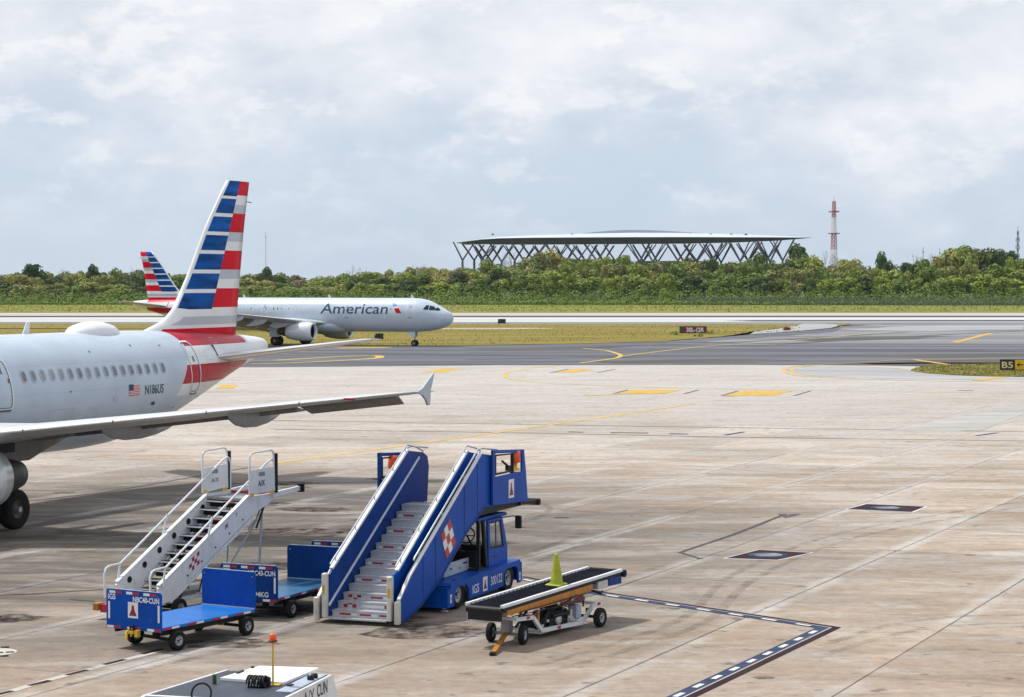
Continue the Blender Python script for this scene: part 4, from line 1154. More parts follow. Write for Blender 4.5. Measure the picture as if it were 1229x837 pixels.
        skin_poly([(7.02, 4.58), (6.40, 4.66), (5.95, 4.04), (6.62, 4.04)], 1, M['fin_red'], em, 'emblem_tail', .014)
        skin_poly([(6.30, 4.22), (6.08, 4.22), (5.95, 4.04), (6.22, 4.04)], 1, M['navy'], em, 'emblem_tip', .018)
        # cockpit panes
        for sgn in (1, -1):
            for P in ([(3.25, 4.50), (2.64, 4.46), (2.64, 4.98), (2.95, 5.02)], [(2.54, 4.45), (1.98, 4.40), (1.82, 4.60), (2.10, 4.85), (2.54, 4.96)], [(1.90, 4.40), (1.50, 4.34), (1.26, 4.40), (1.58, 4.68), (1.76, 4.72)]):
                cw = skin_poly(P, sgn, M['cockpit'], root, 'cockpit_window', .022, .06)
    return root

near_plane = airliner('airliner', (-19.301, 70.412, 0), 66.63, 'silver airliner parked at left, its tall striped tail standing over the stairs, marked N186US', -1, 'near')
far_plane = airliner('airliner', (-27.444, 277.378, 0), 157.7, 'silver airliner taxiing towards the right with American written along its side', 1, 'far')

# ------------------------------------------------------------------ baggage carts
def emblem(parent, origin, ax, ay, w, h):
    """white plate with a red tower sign"""
    O, ax, ay = Vector(origin), Vector(ax), Vector(ay); nrm = ax.cross(ay)
    b = MB(); b.add([O, O + ax * w, O + ax * w + ay * h, O + ay * h], [(0, 1, 2, 3)])
    e_ = b.build('emblem', M['wtape'], parent)
    def P(x, y): return O + ax * (x * w) + ay * (y * h) + nrm * .003
    b = MB()
    b.add([P(.12, .14), P(.88, .14), P(.66, .50), P(.34, .50)], [(0, 1, 2, 3)], 1)
    b.add([P(.34, .50), P(.66, .50), P(.60, .80), P(.52, .76), P(.48, .84), P(.38, .80)], [(0, 1, 2, 3, 4, 5)], 0)
    b.add([P(.40, .20) + nrm * .002, P(.60, .20) + nrm * .002, P(.54, .44) + nrm * .002, P(.46, .44) + nrm * .002], [(0, 1, 2, 3)], 0)
    b.build('emblem_mark', [M['red'], M['darkred']], parent)
    return e_

def plate_tape(parent, O, ax, ay, segs):
    """strip of white and red reflective pieces: (start, length, height, row, colour)"""
    for s0, l, h, y, m in segs:
        b = MB(); b.add([O + ax * s0 + ay * y, O + ax * (s0 + l) + ay * y, O + ax * (s0 + l) + ay * (y + h), O + ax * s0 + ay * (y + h)], [(0, 1, 2, 3)])
        b.build('reflective_tape', m, parent)

def cart(loc, ang, code, label, deckm, platem, weight=None, hitch=True, front_turn=-9):
    root = empty('baggage_cart', (*loc, 0), R(ang), label, 'baggage cart', 'blue baggage carts in a train')
    X0, X1, Y0, Y1, ZD = -.55, 2.55, .05, 1.52, .52
    b = MB(); b.bbox(X0, X1, Y0, Y1, ZD - .07, ZD, .012); deck = b.build('deck', deckm, root)
    b = MB()
    for y in (Y0 + .10, Y1 - .16): b.box(X0 + .1, X1 - .1, y, y + .06, ZD - .19, ZD - .07)
    for x in (.0, 1.1, 2.2): b.box(x - .03, x + .03, Y0 + .16, Y1 - .16, ZD - .16, ZD - .072)
    b.build('frame', M['black'], root)
    # end plates with rounded upper corners
    def plate(x, z0, z1, th=.035, front=True):
        P = [(Y0, z0), (Y1, z0)] + [(Y1 - .07 + .07 * math.cos(R(a)), z1 - .07 + .07 * math.sin(R(a))) for a in (0, 30, 60, 90)] + [(Y0 + .07 + .07 * math.cos(R(a)), z1 - .07 + .07 * math.sin(R(a))) for a in (90, 120, 150, 180)]
        b = MB(); b.prism(P, 'x', x, x + th); return b.build('end_plate', platem, root)
    def lip(x, z1, par):
        b = MB(); b.box(x, x + .045, Y0 + .06, Y1 - .06, z1 + .001, z1 + .012); b.build('top_edge', M['greyblue'], par)
        for yy in (Y0 + .08, Y1 - .08):
            b = MB(); b.lathe([(0, -.006), (.014, -.006), (.014, .0), (.014, .041), (0, .041)], (x, yy, z1 - .10), 'x', 8); b.build('bolt', M['alu_dk'], par)
    fp = plate(X0 - .037, .42, 1.24)
    rp = plate(X1 + .002, .46, 1.32)
    lip(X0 - .040, 1.24, fp); lip(X1 - .001, 1.32, rp)
    b = MB(); b.box(X1 - .02, X1 + .001, Y0 + .01, Y1 - .01, ZD + .001, ZD + .02); b.build('weld_strip', M['greyblue'], rp)
    # lettering and tape, read from outside: letters run from +y to -y
    xo = X0 - .037 - .003; ax, ay = Vector((0, -1, 0)), Vector((0, 0, 1)); O = Vector((xo, Y1, 0))
    letters(code, .155, M['ltext'], fp, (xo, Y1 - .72, 1.01), ax, ay, .0035, .70)
    letters('IGS', .155, M['ltext'], fp, (xo, Y1 - .05, 1.03), ax, ay, .0035, .20)
    if weight: letters(weight, .155, M['ltext'], fp, (xo, Y1 - .80, .53), ax, ay, .0035, .44)
    segs = []
    for s0 in (.08, .54, 1.0): segs += [(s0, .165, .055, 1.155, M['wtape']), (s0 + .175, .165, .055, 1.155, M['red'])]
    for s0 in (.02, .56, 1.10): segs += [(s0, .18, .055, .428, M['wtape']), (s0 + .19, .17, .055, .428, M['red'])]
    segs += [(.05, .05, .36, .62, M['wtape']), (1.38, .05, .36, .62, M['wtape'])]
    plate_tape(fp, O, ax, ay, segs)
    emblem(fp, (xo, Y1 - .585, .67), ax, ay, .27, .33)
    # tape along the deck edge on the right
    O = Vector((X0, Y0 - .004, 0)); t = .04; k = 0
    while t < 2.9:
        l = .24
        b = MB(); b.add([O + Vector((t, 0, ZD - .06)), O + Vector((t + l, 0, ZD - .06)), O + Vector((t + l, 0, ZD - .014)), O + Vector((t, 0, ZD - .014))], [(0, 1, 2, 3)])
        b.build('reflective_tape', M['wtape'] if k % 2 else M['red'], deck); t += l + (.30 if k % 2 else .02); k += 1
    # running gear
    for x, turn in ((0.0, front_turn), (2.2, 0)):
        cx = x; cy = .68
        b = MB(); d = Vector((-math.sin(R(turn)), math.cos(R(turn)), 0))
        p = Vector((cx, cy, .20)) - d * .62; q = Vector((cx, cy, .20)) + d * .62
        b.beam(p, q, .06, .06); b.box(cx - .05, cx + .05, cy - .06, cy + .06, .21, ZD - .07)
        for yy in (.2, 1.16): b.box(cx - .02, cx + .02, yy - .02, yy + .02, .21, ZD - .19 if 0 else ZD - .072)
        b.build('axle', M['black'], root)
        for s in (-1, 1):
            c = Vector((cx, cy, .205)) + d * (.66 * s)
            w_ = wheel(root, (0, 0, 0), .205, .15, .105, n=24)
            w_.location = c; w_.rotation_euler = (0, 0, R(turn))
    b = MB(); b.tube([(X0 - .10, .78, .48), (X0 - .12, .78, .30)], .022, 8); b.box(X0 - .16, X0 - .045, .70, .90, .36, .42)
    b.tube([(X0 - .06, .86, .44), (X0 - .17, .86, .40), (X0 - .17, .86, .24)], .028, 8); b.box(X0 - .14, X0 - .045, .60, .68, .30, .44)
    b.build('hitch', M['yellow'], root)
    b = MB(); b.tube([(X0 - .08, .8, .52), (X0 - .08, .8, .43)], .05, 10); b.box(X0 - .13, X0 - .05, .66, .96, .425, .445); b.build('hitch_pin', M['black'], root)
    if hitch:
        b = MB(); b.tube([(X1 - .1, .75, .34), (X1 + .55, .70, .30), (X1 + 1.05, .66, .30)], .03, 8); b.build('tow_bar', M['yellow'], root)
    b = MB(); b.box(1.72, 1.76, .28, .36, .26, ZD - .07); b.box(1.5, 2.0, .30, .34, .30, .34); b.build('brake_rod', M['yellow'], root)
    return root
cart((-6.85, 46.01), 59, 'NBC40-CUN', 'bright blue flat baggage cart marked NBC40-CUN, nearest in the train', M['blue_deck'], M['blue'], hitch=False)
cart((-4.996, 50.417), 67, 'NBC43-CUN', 'blue baggage cart marked NBC43-CUN with a teal deck, just left of the blue stairs', M['teal_deck'], M['dkblue'], '794KG', hitch=False, front_turn=0)
cart((-3.33, 54.98), 73, 'NBC42-CUN', 'blue baggage cart mostly hidden behind the blue stair truck, only its plate top showing', M['teal_deck'], M['dkblue'], '794KG', hitch=False, front_turn=0)

# ------------------------------------------------------------------ white towable passenger stairs
M['tread'] = mat('worn_dark_tread', (.055, .05, .048), .7, var=.35, scale=4, dirt=.6, dirtcol=(.13, .08, .05))
def white_stairs():
    root = empty('passenger_stairs', (-8.3, 50.7, 0), R(58), 'white towable passenger stairs with open treads and tube handrails behind the baggage carts', 'passenger stairs', 'passenger stairs on the apron')
    k = 1.74 / 3.15                                  # rise over run
    def zt(x): return .78 + (x + .35) * k
    for sg in (-1, 1):
        y = sg * .62
        P = [(-.40, .72), (-.30, .80), (2.82, zt(2.82)), (3.75, zt(2.82) + .02), (3.75, zt(2.82) - .16), (2.95, zt(2.82) - .46), (-.05, .38), (-.40, .34)]
        b = MB(); b.prism(P, 'y', y - .03, y + .03); s_ = b.build('stringer', M['white'], root)
        b = MB(); b.beam((-.38, y, .78), (2.84, y, zt(2.82) + .025), .10, .035); b.build('cap_rail', M['white'], s_)
        b = MB(); b.beam((0.0, y - sg * .0, .36), (3.0, y, zt(2.82) - .50), .12, .05); b.build('lower_flange', M['white'], s_)
        for i in range(6 if sg > 0 else 0):
            x = .02 + i * .52
            b = MB(); b.lathe([(.045, 0), (.058, -.012), (.075, -.012), (.075, .0)], (x, y - .032, zt(x) - .19), 'y', 14); b.lathe([(0, -.004), (.045, -.004)], (x, y - .032, zt(x) - .19), 'y', 14); b.build('stringer_lamp', M['black'], s_)
        for i in range(5 if sg < 0 else 0):
            x = .6 + i * .5
            b = MB(); b.lathe([(0, -.012), (.022, -.012), (.022, 0)], (x, y - .031, zt(x) - .40), 'y', 8); b.build('bolt', M['black'], s_)
        # tube handrail with the bent lower loop
        ho = sg * .68
        top = Vector((3.72, ho, 3.36))
        b = MB(); b.tube([(-.70, ho, .45), (-.72, ho, 1.00), (-.66, ho, 1.12), (-.55, ho, 1.16), (-.18, ho, 1.18), (3.45, ho, 3.28), (3.66, ho, 3.37), (3.74, ho, 3.33), (3.78, ho, 3.20), (3.78, ho, 2.5)], .026, 8)
        b.tube([(-.20, ho, 1.17), (-.28, ho, .74)], .026, 8); b.tube([(1.45, ho, zt(1.45) + .40), (1.30, ho, zt(1.30) + .02)], .028, 8)
        if sg < 0: b.tube([(-.70, ho, .45), (-.35, ho, .45)], .024, 8)
        b.build('handrail', M['white'], root)
        # side panel at the top landing
        zb = zt(2.82) + .03
        b = MB(); b.prism([(2.78, zb), (3.72, zb + .08), (3.68, zb + .64), (2.80, zb + .60)], 'y', sg * .72 - .015, sg * .72 + .015); pn = b.build('side_panel', M['white'], root)
        b = MB(); b.tube([(2.78, sg * .72, zb), (2.78, sg * .72, zb + .90), (2.84, sg * .72, zb + .99), (2.95, sg * .72, zb + 1.01), (3.58, sg * .72, zb + 1.04), (3.67, sg * .72, zb + 1.0), (3.70, sg * .72, zb + .9), (3.72, sg * .72, zb + .05)], .024, 8); b.build('panel_frame', M['white'], pn)
        b = MB(); b.box(3.735, 3.80, sg * .72 - .05, sg * .72 + .05, zb + .0, zb + .95); b.build('edge_bumper', M['black'], pn)
        b = MB(); b.box(3.12, 3.34, sg * .72 - .022, sg * .72 + .022, zb + .44, zb + .54); b.build('data_plate', M['alu_dk'], pn)
        for x in (2.86, 3.62):
            b = MB(); b.box(x - .05, x + .05, sg * .72 - .03, sg * .72 + .03, zb - .02, zb + .06); b.build('latch', M['yellow'], pn)
        if sg < 0: letters('A/X', .19, M['dtext'], pn, (3.08, -.738, zb + .20), (1, 0, .06), (0, 0, 1), .006, .27)
        else: letters('A/X', .15, M['dtext'], pn, (3.10, .72 - .019, zb + .22), (1, 0, .06), (0, 0, 1), .0, .26)
        # landing extension with a padded end
        b = MB(); b.beam((3.70, sg * .70, 2.52), (4.82, sg * .70, 2.60), .07, .11); b.build('bumper_arm', M['white'], root)
        b = MB(); b.tube([(4.80, sg * .70 - .0, 2.50), (4.80, sg * .70, 2.70)], .09, 12); b.build('bumper_pad', M['rubber'], root)
    # treads with red and white nosing strips
    n = 13
    for i in range(n):
        x = -.22 + i * (2.98 / (n - 1)); z = .20 + i * (2.19 / (n - 1))
        b = MB(); b.box(x, x + .27, -.59, .59, z - .035, z, 0); t_ = b.build('tread', M['tread'], root)
        b = MB(); b.box(x - .012, x - .001, -.59, .59, z - .026, z + .003); b.build('tread_nosing', M['wtape'], t_)
        if i % 2 == 0:
            b = MB(); b.box(x - .018, x - .013, -.30 + .5 * 0, .05, z - .03, z - .004); b.build('reflective_tape', M['red'], t_)
            b = MB(); b.box(x + .15, x + .2, -.59, .59, z - .155, z - .04); b.build('riser', M['black'], t_)
        else:
            b = MB(); b.box(x + .15, x + .2, -.59, .59, z - .155, z - .04); b.build('riser', M['black'], t_)
    b = MB(); b.box(2.80, 3.74, -.62, .62, 2.42, 2.48); b.build('landing', M['alu_dk'], root)
    b = MB(); b.box(3.70, 3.74, -.6, .6, 2.50, 2.56); b.build('landing_stop', M['red'], root)
    # red and white check patch low on the right stringer
    ck = []
    O = Vector((1.02, -.655, zt(1.02) - .10)); d1 = Vector((-.36, 0, -.36 * k)); d2 = Vector((.0, 0, -.30))
    b = MB()
    for i in range(4):
        for j in range(3):
            p = O + d1 * (i / 4) + d2 * (j / 3)
            b.add([p, p + d1 / 4, p + d1 / 4 + d2 / 3, p + d2 / 3], [(0, 1, 2, 3)], (i + j) % 2)
    b.build('check_patch', [M['red'], M['wtape']], root)
    letters('PE', .14, M['dtext'], root, (1.95, -.655, zt(1.95) - .22), (1, 0, k), (0, 0, 1), .004, .13)
    letters('7', .12, M['dtext'], root, (2.35, -.655, zt(2.35) - .18), (1, 0, k), (0, 0, 1), .004)
    # wheeled chassis and props
    b = MB()
    for y in (-.45, .45): b.beam((-.3, y, .34), (3.5, y, .38), .10, .10)
    for x in (-.2, 1.2, 2.5, 3.4): b.beam((x, -.45, .36), (x, .45, .36), .08, .08)
    b.build('chassis', M['white'], root)
    b = MB(); b.box(.3, 2.0, -.42, .42, .42, .50); b.build('battery_cover', M['alu_dk'], root)
    for x in (.2, 3.1):
        b = MB(); b.tube([(x, -.72, .22), (x, .72, .22)], .04, 8); b.box(x - .05, x + .05, -.45, .45, .22, .33); b.build('axle', M['black'], root)
        for y in (-.74, .74): wheel(root, (x, y, .22), .22, .15, .11)
    for y in (-.5, .5):
        b = MB(); b.tube([(3.55, y, 2.40), (3.38, y, .42)], .028, 8); b.tube([(3.55, y, 2.34), (3.28, y, 1.90), (2.1, y, .75), (2.0, y, .42)], .022, 8); b.tube([(3.0, y, 1.75), (3.3, y, 1.95)], .02, 6); b.build('prop', M['greyblue'], root)
        b = MB(); b.tube([(1.75, y * .8, 1.45), (1.35, y * .8, .42)], .05, 10); b.build('lift_cylinder', M['black'], root)
        b = MB(); b.tube([(1.55, y, 1.30), (1.25, y, .42)], .03, 8); b.build('brace', M['white'], root)
    b = MB(); b.tube([(3.60, -.58, 2.42), (3.20, -.58, 1.75)], .03, 6); b.build('knee_brace', M['black'], root)
    b = MB(); b.tube([(-.35, .3, .34), (-.95, .30, .26)], .035, 8); b.build('tow_bar', M['white'], root)
    b = MB(); b.box(-.95, -.72, .42, .60, .16, .34, 0); b.build('rear_lamp', M['red'], root)
    b = MB(); b.box(-1.02, -.80, .62, .76, .20, .36, 0); b.build('tow_eye', M['orange'], root)
white_stairs()

# ------------------------------------------------------------------ blue stair truck
def stair_truck():
    root = empty('stair_truck', (-3.445, 49.355, 0), R(68.3), 'blue truck with passenger stairs mounted over its cab, white handrails and silver steps', 'stair truck', 'passenger stairs on the apron')
    # steps
    n = 14; x0, z0, dx, dz = .18, .13, .2885, .1557
    for i in range(n):
        x = x0 + i * dx; z = z0 + (i + 1) * dz
        b = MB(); b.box(x, x + .02, -.68, .70, z - dz + .003, z - .03); b.box(x - .035, x + dx - .004, -.68, .70, z - .03, z); st = b.build('step', M['alu'], root)
        b = MB(); b.box(x - .038, x - .0355, -.68, .70, z - .012, z + .001); b.build('step_nosing', M['alu_dk'], st)
        def tape(ya, yb_, za, zb, m, nm='reflective_tape'):
            b = MB(); b.add([(x - .003, ya, za), (x - .003, yb_, za), (x - .003, yb_, zb), (x - .003, ya, zb)], [(3, 2, 1, 0)]); b.build(nm, m, st)
        zm = z - dz * .55
        if i == 1:
            for y in (.56, .34): tape(y - .10, y, zm - .05, zm + .03, M['red'])
            tape(.34, .46, zm + .02, zm + .055, M['red']); tape(-.56, -.46, zm - .04, zm + .04, M['red']); tape(-.44, .10, zm - .03, zm + .03, M['wtape'])
        elif i == 2:
            for y in (.58, .36): tape(y - .10, y, zm - .02, zm + .055, M['red'])
            tape(.36, .46, zm - .055, zm - .02, M['red']); tape(-.28, .02, zm - .02, zm + .02, M['red']); tape(-.55, -.29, zm - .022, zm + .022, M['wtape'])
        elif i == 0:
            for y in (.52, .02, -.46): tape(y - .28, y, zm - .02, zm + .022, M['red']); tape(y - .42, y - .29, zm - .02, zm + .022, M['wtape']) if y > -.3 else None
        elif i % 2 == 0:
            for y in (.52, .02, -.42): tape(y - .27, y, zm - .02, zm + .022, M['red']); tape(y + .01, y + .13, zm - .02, zm + .022, M['wtape'])
    b = MB(); b.box(-.02, .16, -.72, .72, .10, .135); b.build('foot_plate', M['alu'], root)
    zp = z0 + n * dz
    b = MB(); b.box(x0 + n * dx - .02, 4.62, -.72, .72, zp - .08, zp - .005); b.build('landing', M['alu_dk'], root)
    b = MB(); b.box(4.3, 7.50, -.97, -.45, zp - .30, zp - .10); b.build('landing_frame', M['black'], root)
    # panels beside the steps
    for sg in (-1, 1):
        inner = [(.06, .14), (.16, 1.08), (.48, 1.16), (4.50, 3.57), (5.45, 3.42), (6.02, 3.30), (6.10, 3.05), (6.0, 2.235), (4.15, 2.235), (1.0, .40), (.55, .14)]
        if sg > 0: inner = [(.06, .14), (.12, 1.08), (.24, 1.17), (4.36, 3.56), (5.25, 3.46), (5.52, 3.34), (5.60, 3.10), (5.50, 2.235), (4.15, 2.235), (1.0, .40), (.55, .14)]
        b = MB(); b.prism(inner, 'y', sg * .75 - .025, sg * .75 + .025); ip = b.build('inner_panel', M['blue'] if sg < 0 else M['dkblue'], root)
        p, q = Vector((inner[2][0], sg * .75, inner[2][1] + .03)), Vector((inner[3][0], sg * .75, inner[3][1] + .02))
        b = MB(); b.beam(p, q, .085, .05); b.build('panel_cap', M['white'], ip)
        b = MB(); b.tube([p + Vector((-.05, -.0, .10)), p + Vector((.1, 0, .20)), q + Vector((.0, 0, .12)), q + Vector((.55, 0, .03)), q + Vector((.95, 0, -.1))], .021, 8)
        for t in (.05, .3, .55, .8, .97):
            c = p.lerp(q, t); b.tube([c, c + Vector((.02, 0, .13))], .014, 6)
        b.build('handrail', M['alu'], root)
        b = MB(); b.beam((.05, sg * .715, .40), (5.0, sg * .715, 3.36), .025, .05); b.build('inner_strip', M['wtape'], ip)
        b = MB(); b.bbox(-.06, .10, sg * .80 - .055, sg * .80 + .055, .12, 1.12, .02); po = b.build('end_post', M['cream'], root)
        b = MB(); b.box(-.068, -.061, sg * .80 - .03, sg * .80 + .03, .66, .86); b.build('post_label', M['yellow'], po)
        outer = [(.0, .08), (.06, .56), (.66, 1.05), (4.82, 3.50), (5.46, 3.42), (5.46, 2.14), (5.10, 2.20), (3.94, 1.68), (2.46, .81), (1.28, .30), (.41, .06)]
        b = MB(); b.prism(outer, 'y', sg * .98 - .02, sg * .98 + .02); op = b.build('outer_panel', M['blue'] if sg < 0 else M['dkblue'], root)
        b = MB(); b.beam((.62, sg * .98, 1.05), (4.84, sg * .98, 3.535), .07, .05); b.beam((.06, sg * .98, .58), (.64, sg * .98, 1.06), .07, .05); b.build('panel_cap', M['white'], op)
        for xs in (1.35, 2.05, 3.75, 4.55):
            zl = .33 if xs < 1.5 else .61 if xs < 2.5 else 1.60 if xs < 4 else 1.98
            b = MB(); b.box(xs, xs + .035, sg * 1.0, sg * 1.006, zl + .04, 1.05 + (xs - .66) * .589 - .06); b.build('seam', M['dkblue'], op)
            b = MB()
            for q in range(5): z_ = zl + .10 + q * .15; b.box(xs + .012, xs + .024, sg * 1.0065, sg * 1.010, z_, z_ + .014)
            b.build('rivets', M['alu_dk'], op)
        b = MB(); b.prism([(.05, .085), (.41, .065), (1.28, .305), (2.46, .815), (3.94, 1.685), (5.08, 2.205), (5.02, 2.25), (3.90, 1.75), (2.42, .88), (1.26, .37), (.41, .13), (.05, .14)], 'y', sg * 1.0, sg * 1.008); b.build('lower_edge', M['dkblue'], op)
        b = MB(); b.tube([(1.0, sg * .93, 1.36), (1.05, sg * .93, 1.42), (4.75, sg * .93, 3.60), (5.0, sg * .93, 3.62), (6.0, sg * .93, 3.52)], .022, 8)
        for t in (1.3, 2.6, 3.9): b.tube([(t, sg * .93, 1.05 + (t - .66) * .589), (t, sg * .93, 1.42 + (t - 1.05) * .589)], .014, 6)
        b.build('handrail', M['alu'], root)
        b = MB(); b.bbox(-.07, .07, sg * .99 - .06, sg * .99 + .06, .06, .58, .02); b.build('end_post', M['cream'], root)
                # pulpit beside the landing
        y = sg * 1.06
        ox = 0.0 if sg < 0 else -1.79
        y = sg * (1.06 if sg < 0 else 1.14)
        lo = [(5.34 + ox, zp - .10), (7.68 + ox, zp - .20), (7.54 + ox, zp + .58), (5.34 + ox, zp + .58)]
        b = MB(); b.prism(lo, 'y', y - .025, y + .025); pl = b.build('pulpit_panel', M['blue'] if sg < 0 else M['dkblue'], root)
        b = MB()
        b.box(5.34 + ox, 5.50 + ox, y - .025, y + .025, zp + .582, zp + 1.24); b.prism([(5.34 + ox, zp + 1.242), (7.43 + ox, zp + 1.12), (7.43 + ox, zp + 1.04), (5.34 + ox, zp + 1.16)], 'y', y - .027, y + .027)
        b.prism([(7.28 + ox, zp + .582), (7.54 + ox, zp + .582), (7.43 + ox, zp + 1.05), (7.28 + ox, zp + 1.06)], 'y', y - .0255, y + .0255); b.build('pulpit_frame', M['blue'] if sg < 0 else M['dkblue'], pl)
        b = MB(); b.box(6.68 + ox, 6.74 + ox, y - .02, y + .02, zp + .583, zp + 1.12); b.tube([(5.55 + ox, y - .0, zp + .64), (5.55 + ox, y, zp + 1.10), (6.62 + ox, y, zp + 1.06), (6.62 + ox, y, zp + .64), (5.55 + ox, y, zp + .64)], .03, 6); b.build('window_rim', M['black'], pl)
        if sg < 0:
            b = MB(); b.box(7.40, 7.46, -1.03, -.70, zp - .1, zp + .55); b.build('pulpit_end', M['dkblue'], root)
        if sg < 0:
            for yb2 in (-.98, -.62):
                b = MB(); b.beam((7.3, yb2, zp - .22), (8.55, yb2, zp - .30), .12, .10); b.build('bumper_arm', M['black'], root)
            b = MB(); b.tube([(8.52, -.50, zp - .30), (8.52, -1.08, zp - .30)], .085, 12); b.build('bumper_pad', M['rubber'], root)
        # beacon
        bx = 7.0 if sg < 0 else 4.30; by = -1.02 if sg < 0 else 1.10
        b = MB(); b.lathe([(.10, .62), (.10, .68), (.04, .70), (.04, .80), (.10, .82)], (bx, by, zp), n=16); b.build('beacon_stand', M['yellow'] if sg < 0 else M['dkblue'], pl)
        b = MB(); b.lathe([(.115, .82), (.125, .86), (.115, 1.06), (.09, 1.12), (0, 1.13)], (bx, by, zp), n=18); b.build('beacon', M['lamp_orange'], pl)
        if sg < 0:
            b = MB(); b.tube([(6.1, y + .04, zp + .92), (6.45, y + .04, zp + .78), (6.70, y + .04, zp + .70)], .03, 6); b.box(6.40, 6.62, y + .0, y + .08, zp + .66, zp + .78); b.build('lever', M['black'], pl)
            emblem(pl, (6.36, y - .029, zp - .02), Vector((1, 0, 0)), Vector((0, 0, 1)), .36, .46)
    # check patch on the right outer panel
    O = Vector((2.90, -1.009, 2.12)); d1 = Vector((-.54, 0, -.31)); d2 = Vector((.33, 0, -.60))
    b = MB()
    for i in range(3):
        for j in range(3):
            p = O + d1 * (i / 3) + d2 * (j / 3)
            b.add([p, p + d1 / 3, p + d1 / 3 + d2 / 3, p + d2 / 3], [(0, 1, 2, 3)], (i + j) % 2)
    b.build('check_patch', [M['redorange'], M['wtape']], root)
    # truck body: sills, fenders with wheel openings
    YB = 1.2
    b = MB(); b.box(2.3, 7.0, -.55, .55, .30, .50); b.build('chassis', M['black'], root)
    for sg in (-1, 1):
        ya, yb_ = (sg * YB, sg * (YB - .05))
        arch = [(2.35, .12), (2.35, .50), (2.55, .64), (3.55, .66), (5.60, .68), (6.86, .70), (6.92, .62), (6.92, .16), (6.74, .16), (6.70, .52), (6.55, .60), (5.95, .60), (5.78, .50), (5.74, .20), (3.60, .17), (3.56, .42), (3.42, .54), (2.86, .54), (2.74, .40), (2.70, .12)]
        b = MB(); b.prism(arch, 'y', ya, yb_); sp = b.build('side_panel', M['blue'], root)
        b = MB(); b.prism([(2.36, .62), (6.86, .702), (6.86, .735), (2.56, .665)], 'y', sg * (YB + .004), sg * .5); b.build('fender_top', M['blue'], root)
        b = MB(); b.box(2.74, 3.56, sg * (YB - .40), sg * (YB - .42), .1, .6); b.box(5.78, 6.70, sg * (YB - .40), sg * (YB - .42), .1, .65); b.build('wheel_well', M['black'], root)
        for x in (3.10, 6.25): wheel(root, (x, sg * (YB - .18), .34), .34, .24, .19)
        if sg < 0:
            letters('IGS', .30, M['ltext'], sp, (3.78, -YB - .004, .26), (1, 0, .02), (0, 0, 1), .002, .40)
            letters('300122', .30, M['ltext'], sp, (4.92, -YB - .004, .32), (1, 0, .02), (0, 0, 1), .0, .72)
            emblem(sp, (4.42, -YB - .004, .24), Vector((1, 0, 0)), Vector((0, 0, 1)), .28, .34)
            for x in (2.44, 6.77):
                b = MB(); b.add([(x, -YB - .004, .22), (x + .10, -YB - .004, .22), (x + .10, -YB - .004, .42), (x, -YB - .004, .42)], [(0, 1, 2, 3)]); tp = b.build('reflective_tape', M['wtape'], sp)
                b = MB(); b.add([(x + .03, -YB - .007, .28), (x + .07, -YB - .007, .28), (x + .07, -YB - .007, .36), (x + .03, -YB - .007, .36)], [(0, 1, 2, 3)]); b.build('reflective_tape', M['red'], sp)
    b = MB(); b.prism([(-1.2, .12), (1.2, .12), (1.2, .60), (-1.2, .60)], 'x', 2.30, 2.349); b.build('rear_panel', M['blue'], root)
    b = MB(); b.prism([(-1.2, .20), (1.2, .20), (1.2, .66), (-1.2, .66)], 'x', 6.925, 6.97); b.build('front_bumper', M['blue'], root)
    # engine cover left open plate, and deck
    b = MB(); b.prism([(3.22, .69), (4.95, .72), (4.78, 1.00), (3.50, 1.0), (3.22, .94)], 'y', -.72, -.68); ec = b.build('engine_cover', M['greyblue'], root)
    for x, z, w_ in ((3.55, .84, .10), (4.1, .80, .05), (4.35, .89, .22)):
        b = MB(); b.box(x, x + w_, -.728, -.7205, z, z + .035); b.build('latch', M['black'], ec)
    b = MB(); b.box(3.22, 4.7, -.66, .7, .70, .98); b.build('engine_bay', M['black'], root)
    b = MB(); b.beam((3.2, -.45, .75), (4.2, -.45, 2.0), .10, .10); b.beam((3.2, .45, .75), (4.2, .45, 2.0), .10, .10); b.tube([(3.0, 0, .6), (4.0, 0, 1.75)], .08, 10); b.build('lift_cylinder', M['black'], root)
    b = MB(); b.box(6.55, 6.68, -.3, .3, 1.86, zp - .27); b.box(5.4, 5.6, -.6, .6, 1.80, zp - .27); b.build('support', M['black'], root)
    # cab
    zc0, zc1 = .72, 1.86
    cab = empty('cab', (0, 0, 0), 0, None, None); cab.parent = root
    b = MB(); b.bbox(4.55, 6.45, -1.02, 1.02, zc1, zc1 + .09, .03); b.build('cab_roof', M['dkblue'], cab)
    b = MB(); b.box(4.6, 6.5, -1.0, 1.0, .70, .74); b.build('cab_floor', M['black'], cab)
    for sg in (-1, 1):
        y = sg * 1.0; m_ = M['blue'] if sg < 0 else M['dkblue']
        # door with a window opening
        b = MB()
        b.prism([(5.22, zc0), (6.44, zc0), (6.42, 1.12), (5.22, 1.14)], 'y', y - .025, y + .025)
        b.prism([(5.22, 1.142), (5.32, 1.142), (5.26, 1.86), (5.14, 1.86)], 'y', y - .025, y + .025)
        b.prism([(6.20, 1.122), (6.42, 1.122), (6.10, 1.86), (5.97, 1.86)], 'y', y - .025, y + .025)
        b.box(5.26, 5.98, y - .0245, y + .0245, 1.80, 1.858)
        d_ = b.build('door', m_, cab)
        b = MB(); P = [(5.34, 1.16), (6.17, 1.14), (5.98, 1.79), (5.28, 1.79)]; b.prism(P, 'y', y - .006, y + .006); b.build('window_pane', M['glass'], cab)
        b = MB(); b.tube([(5.34, y, 1.17), (6.16, y, 1.15), (5.98, y, 1.78), (5.29, y, 1.78), (5.34, y, 1.17)], .022, 6); b.tube([(5.74, y, 1.17), (5.70, y, 1.78)], .016, 6); b.build('window_rim', M['black'], cab)
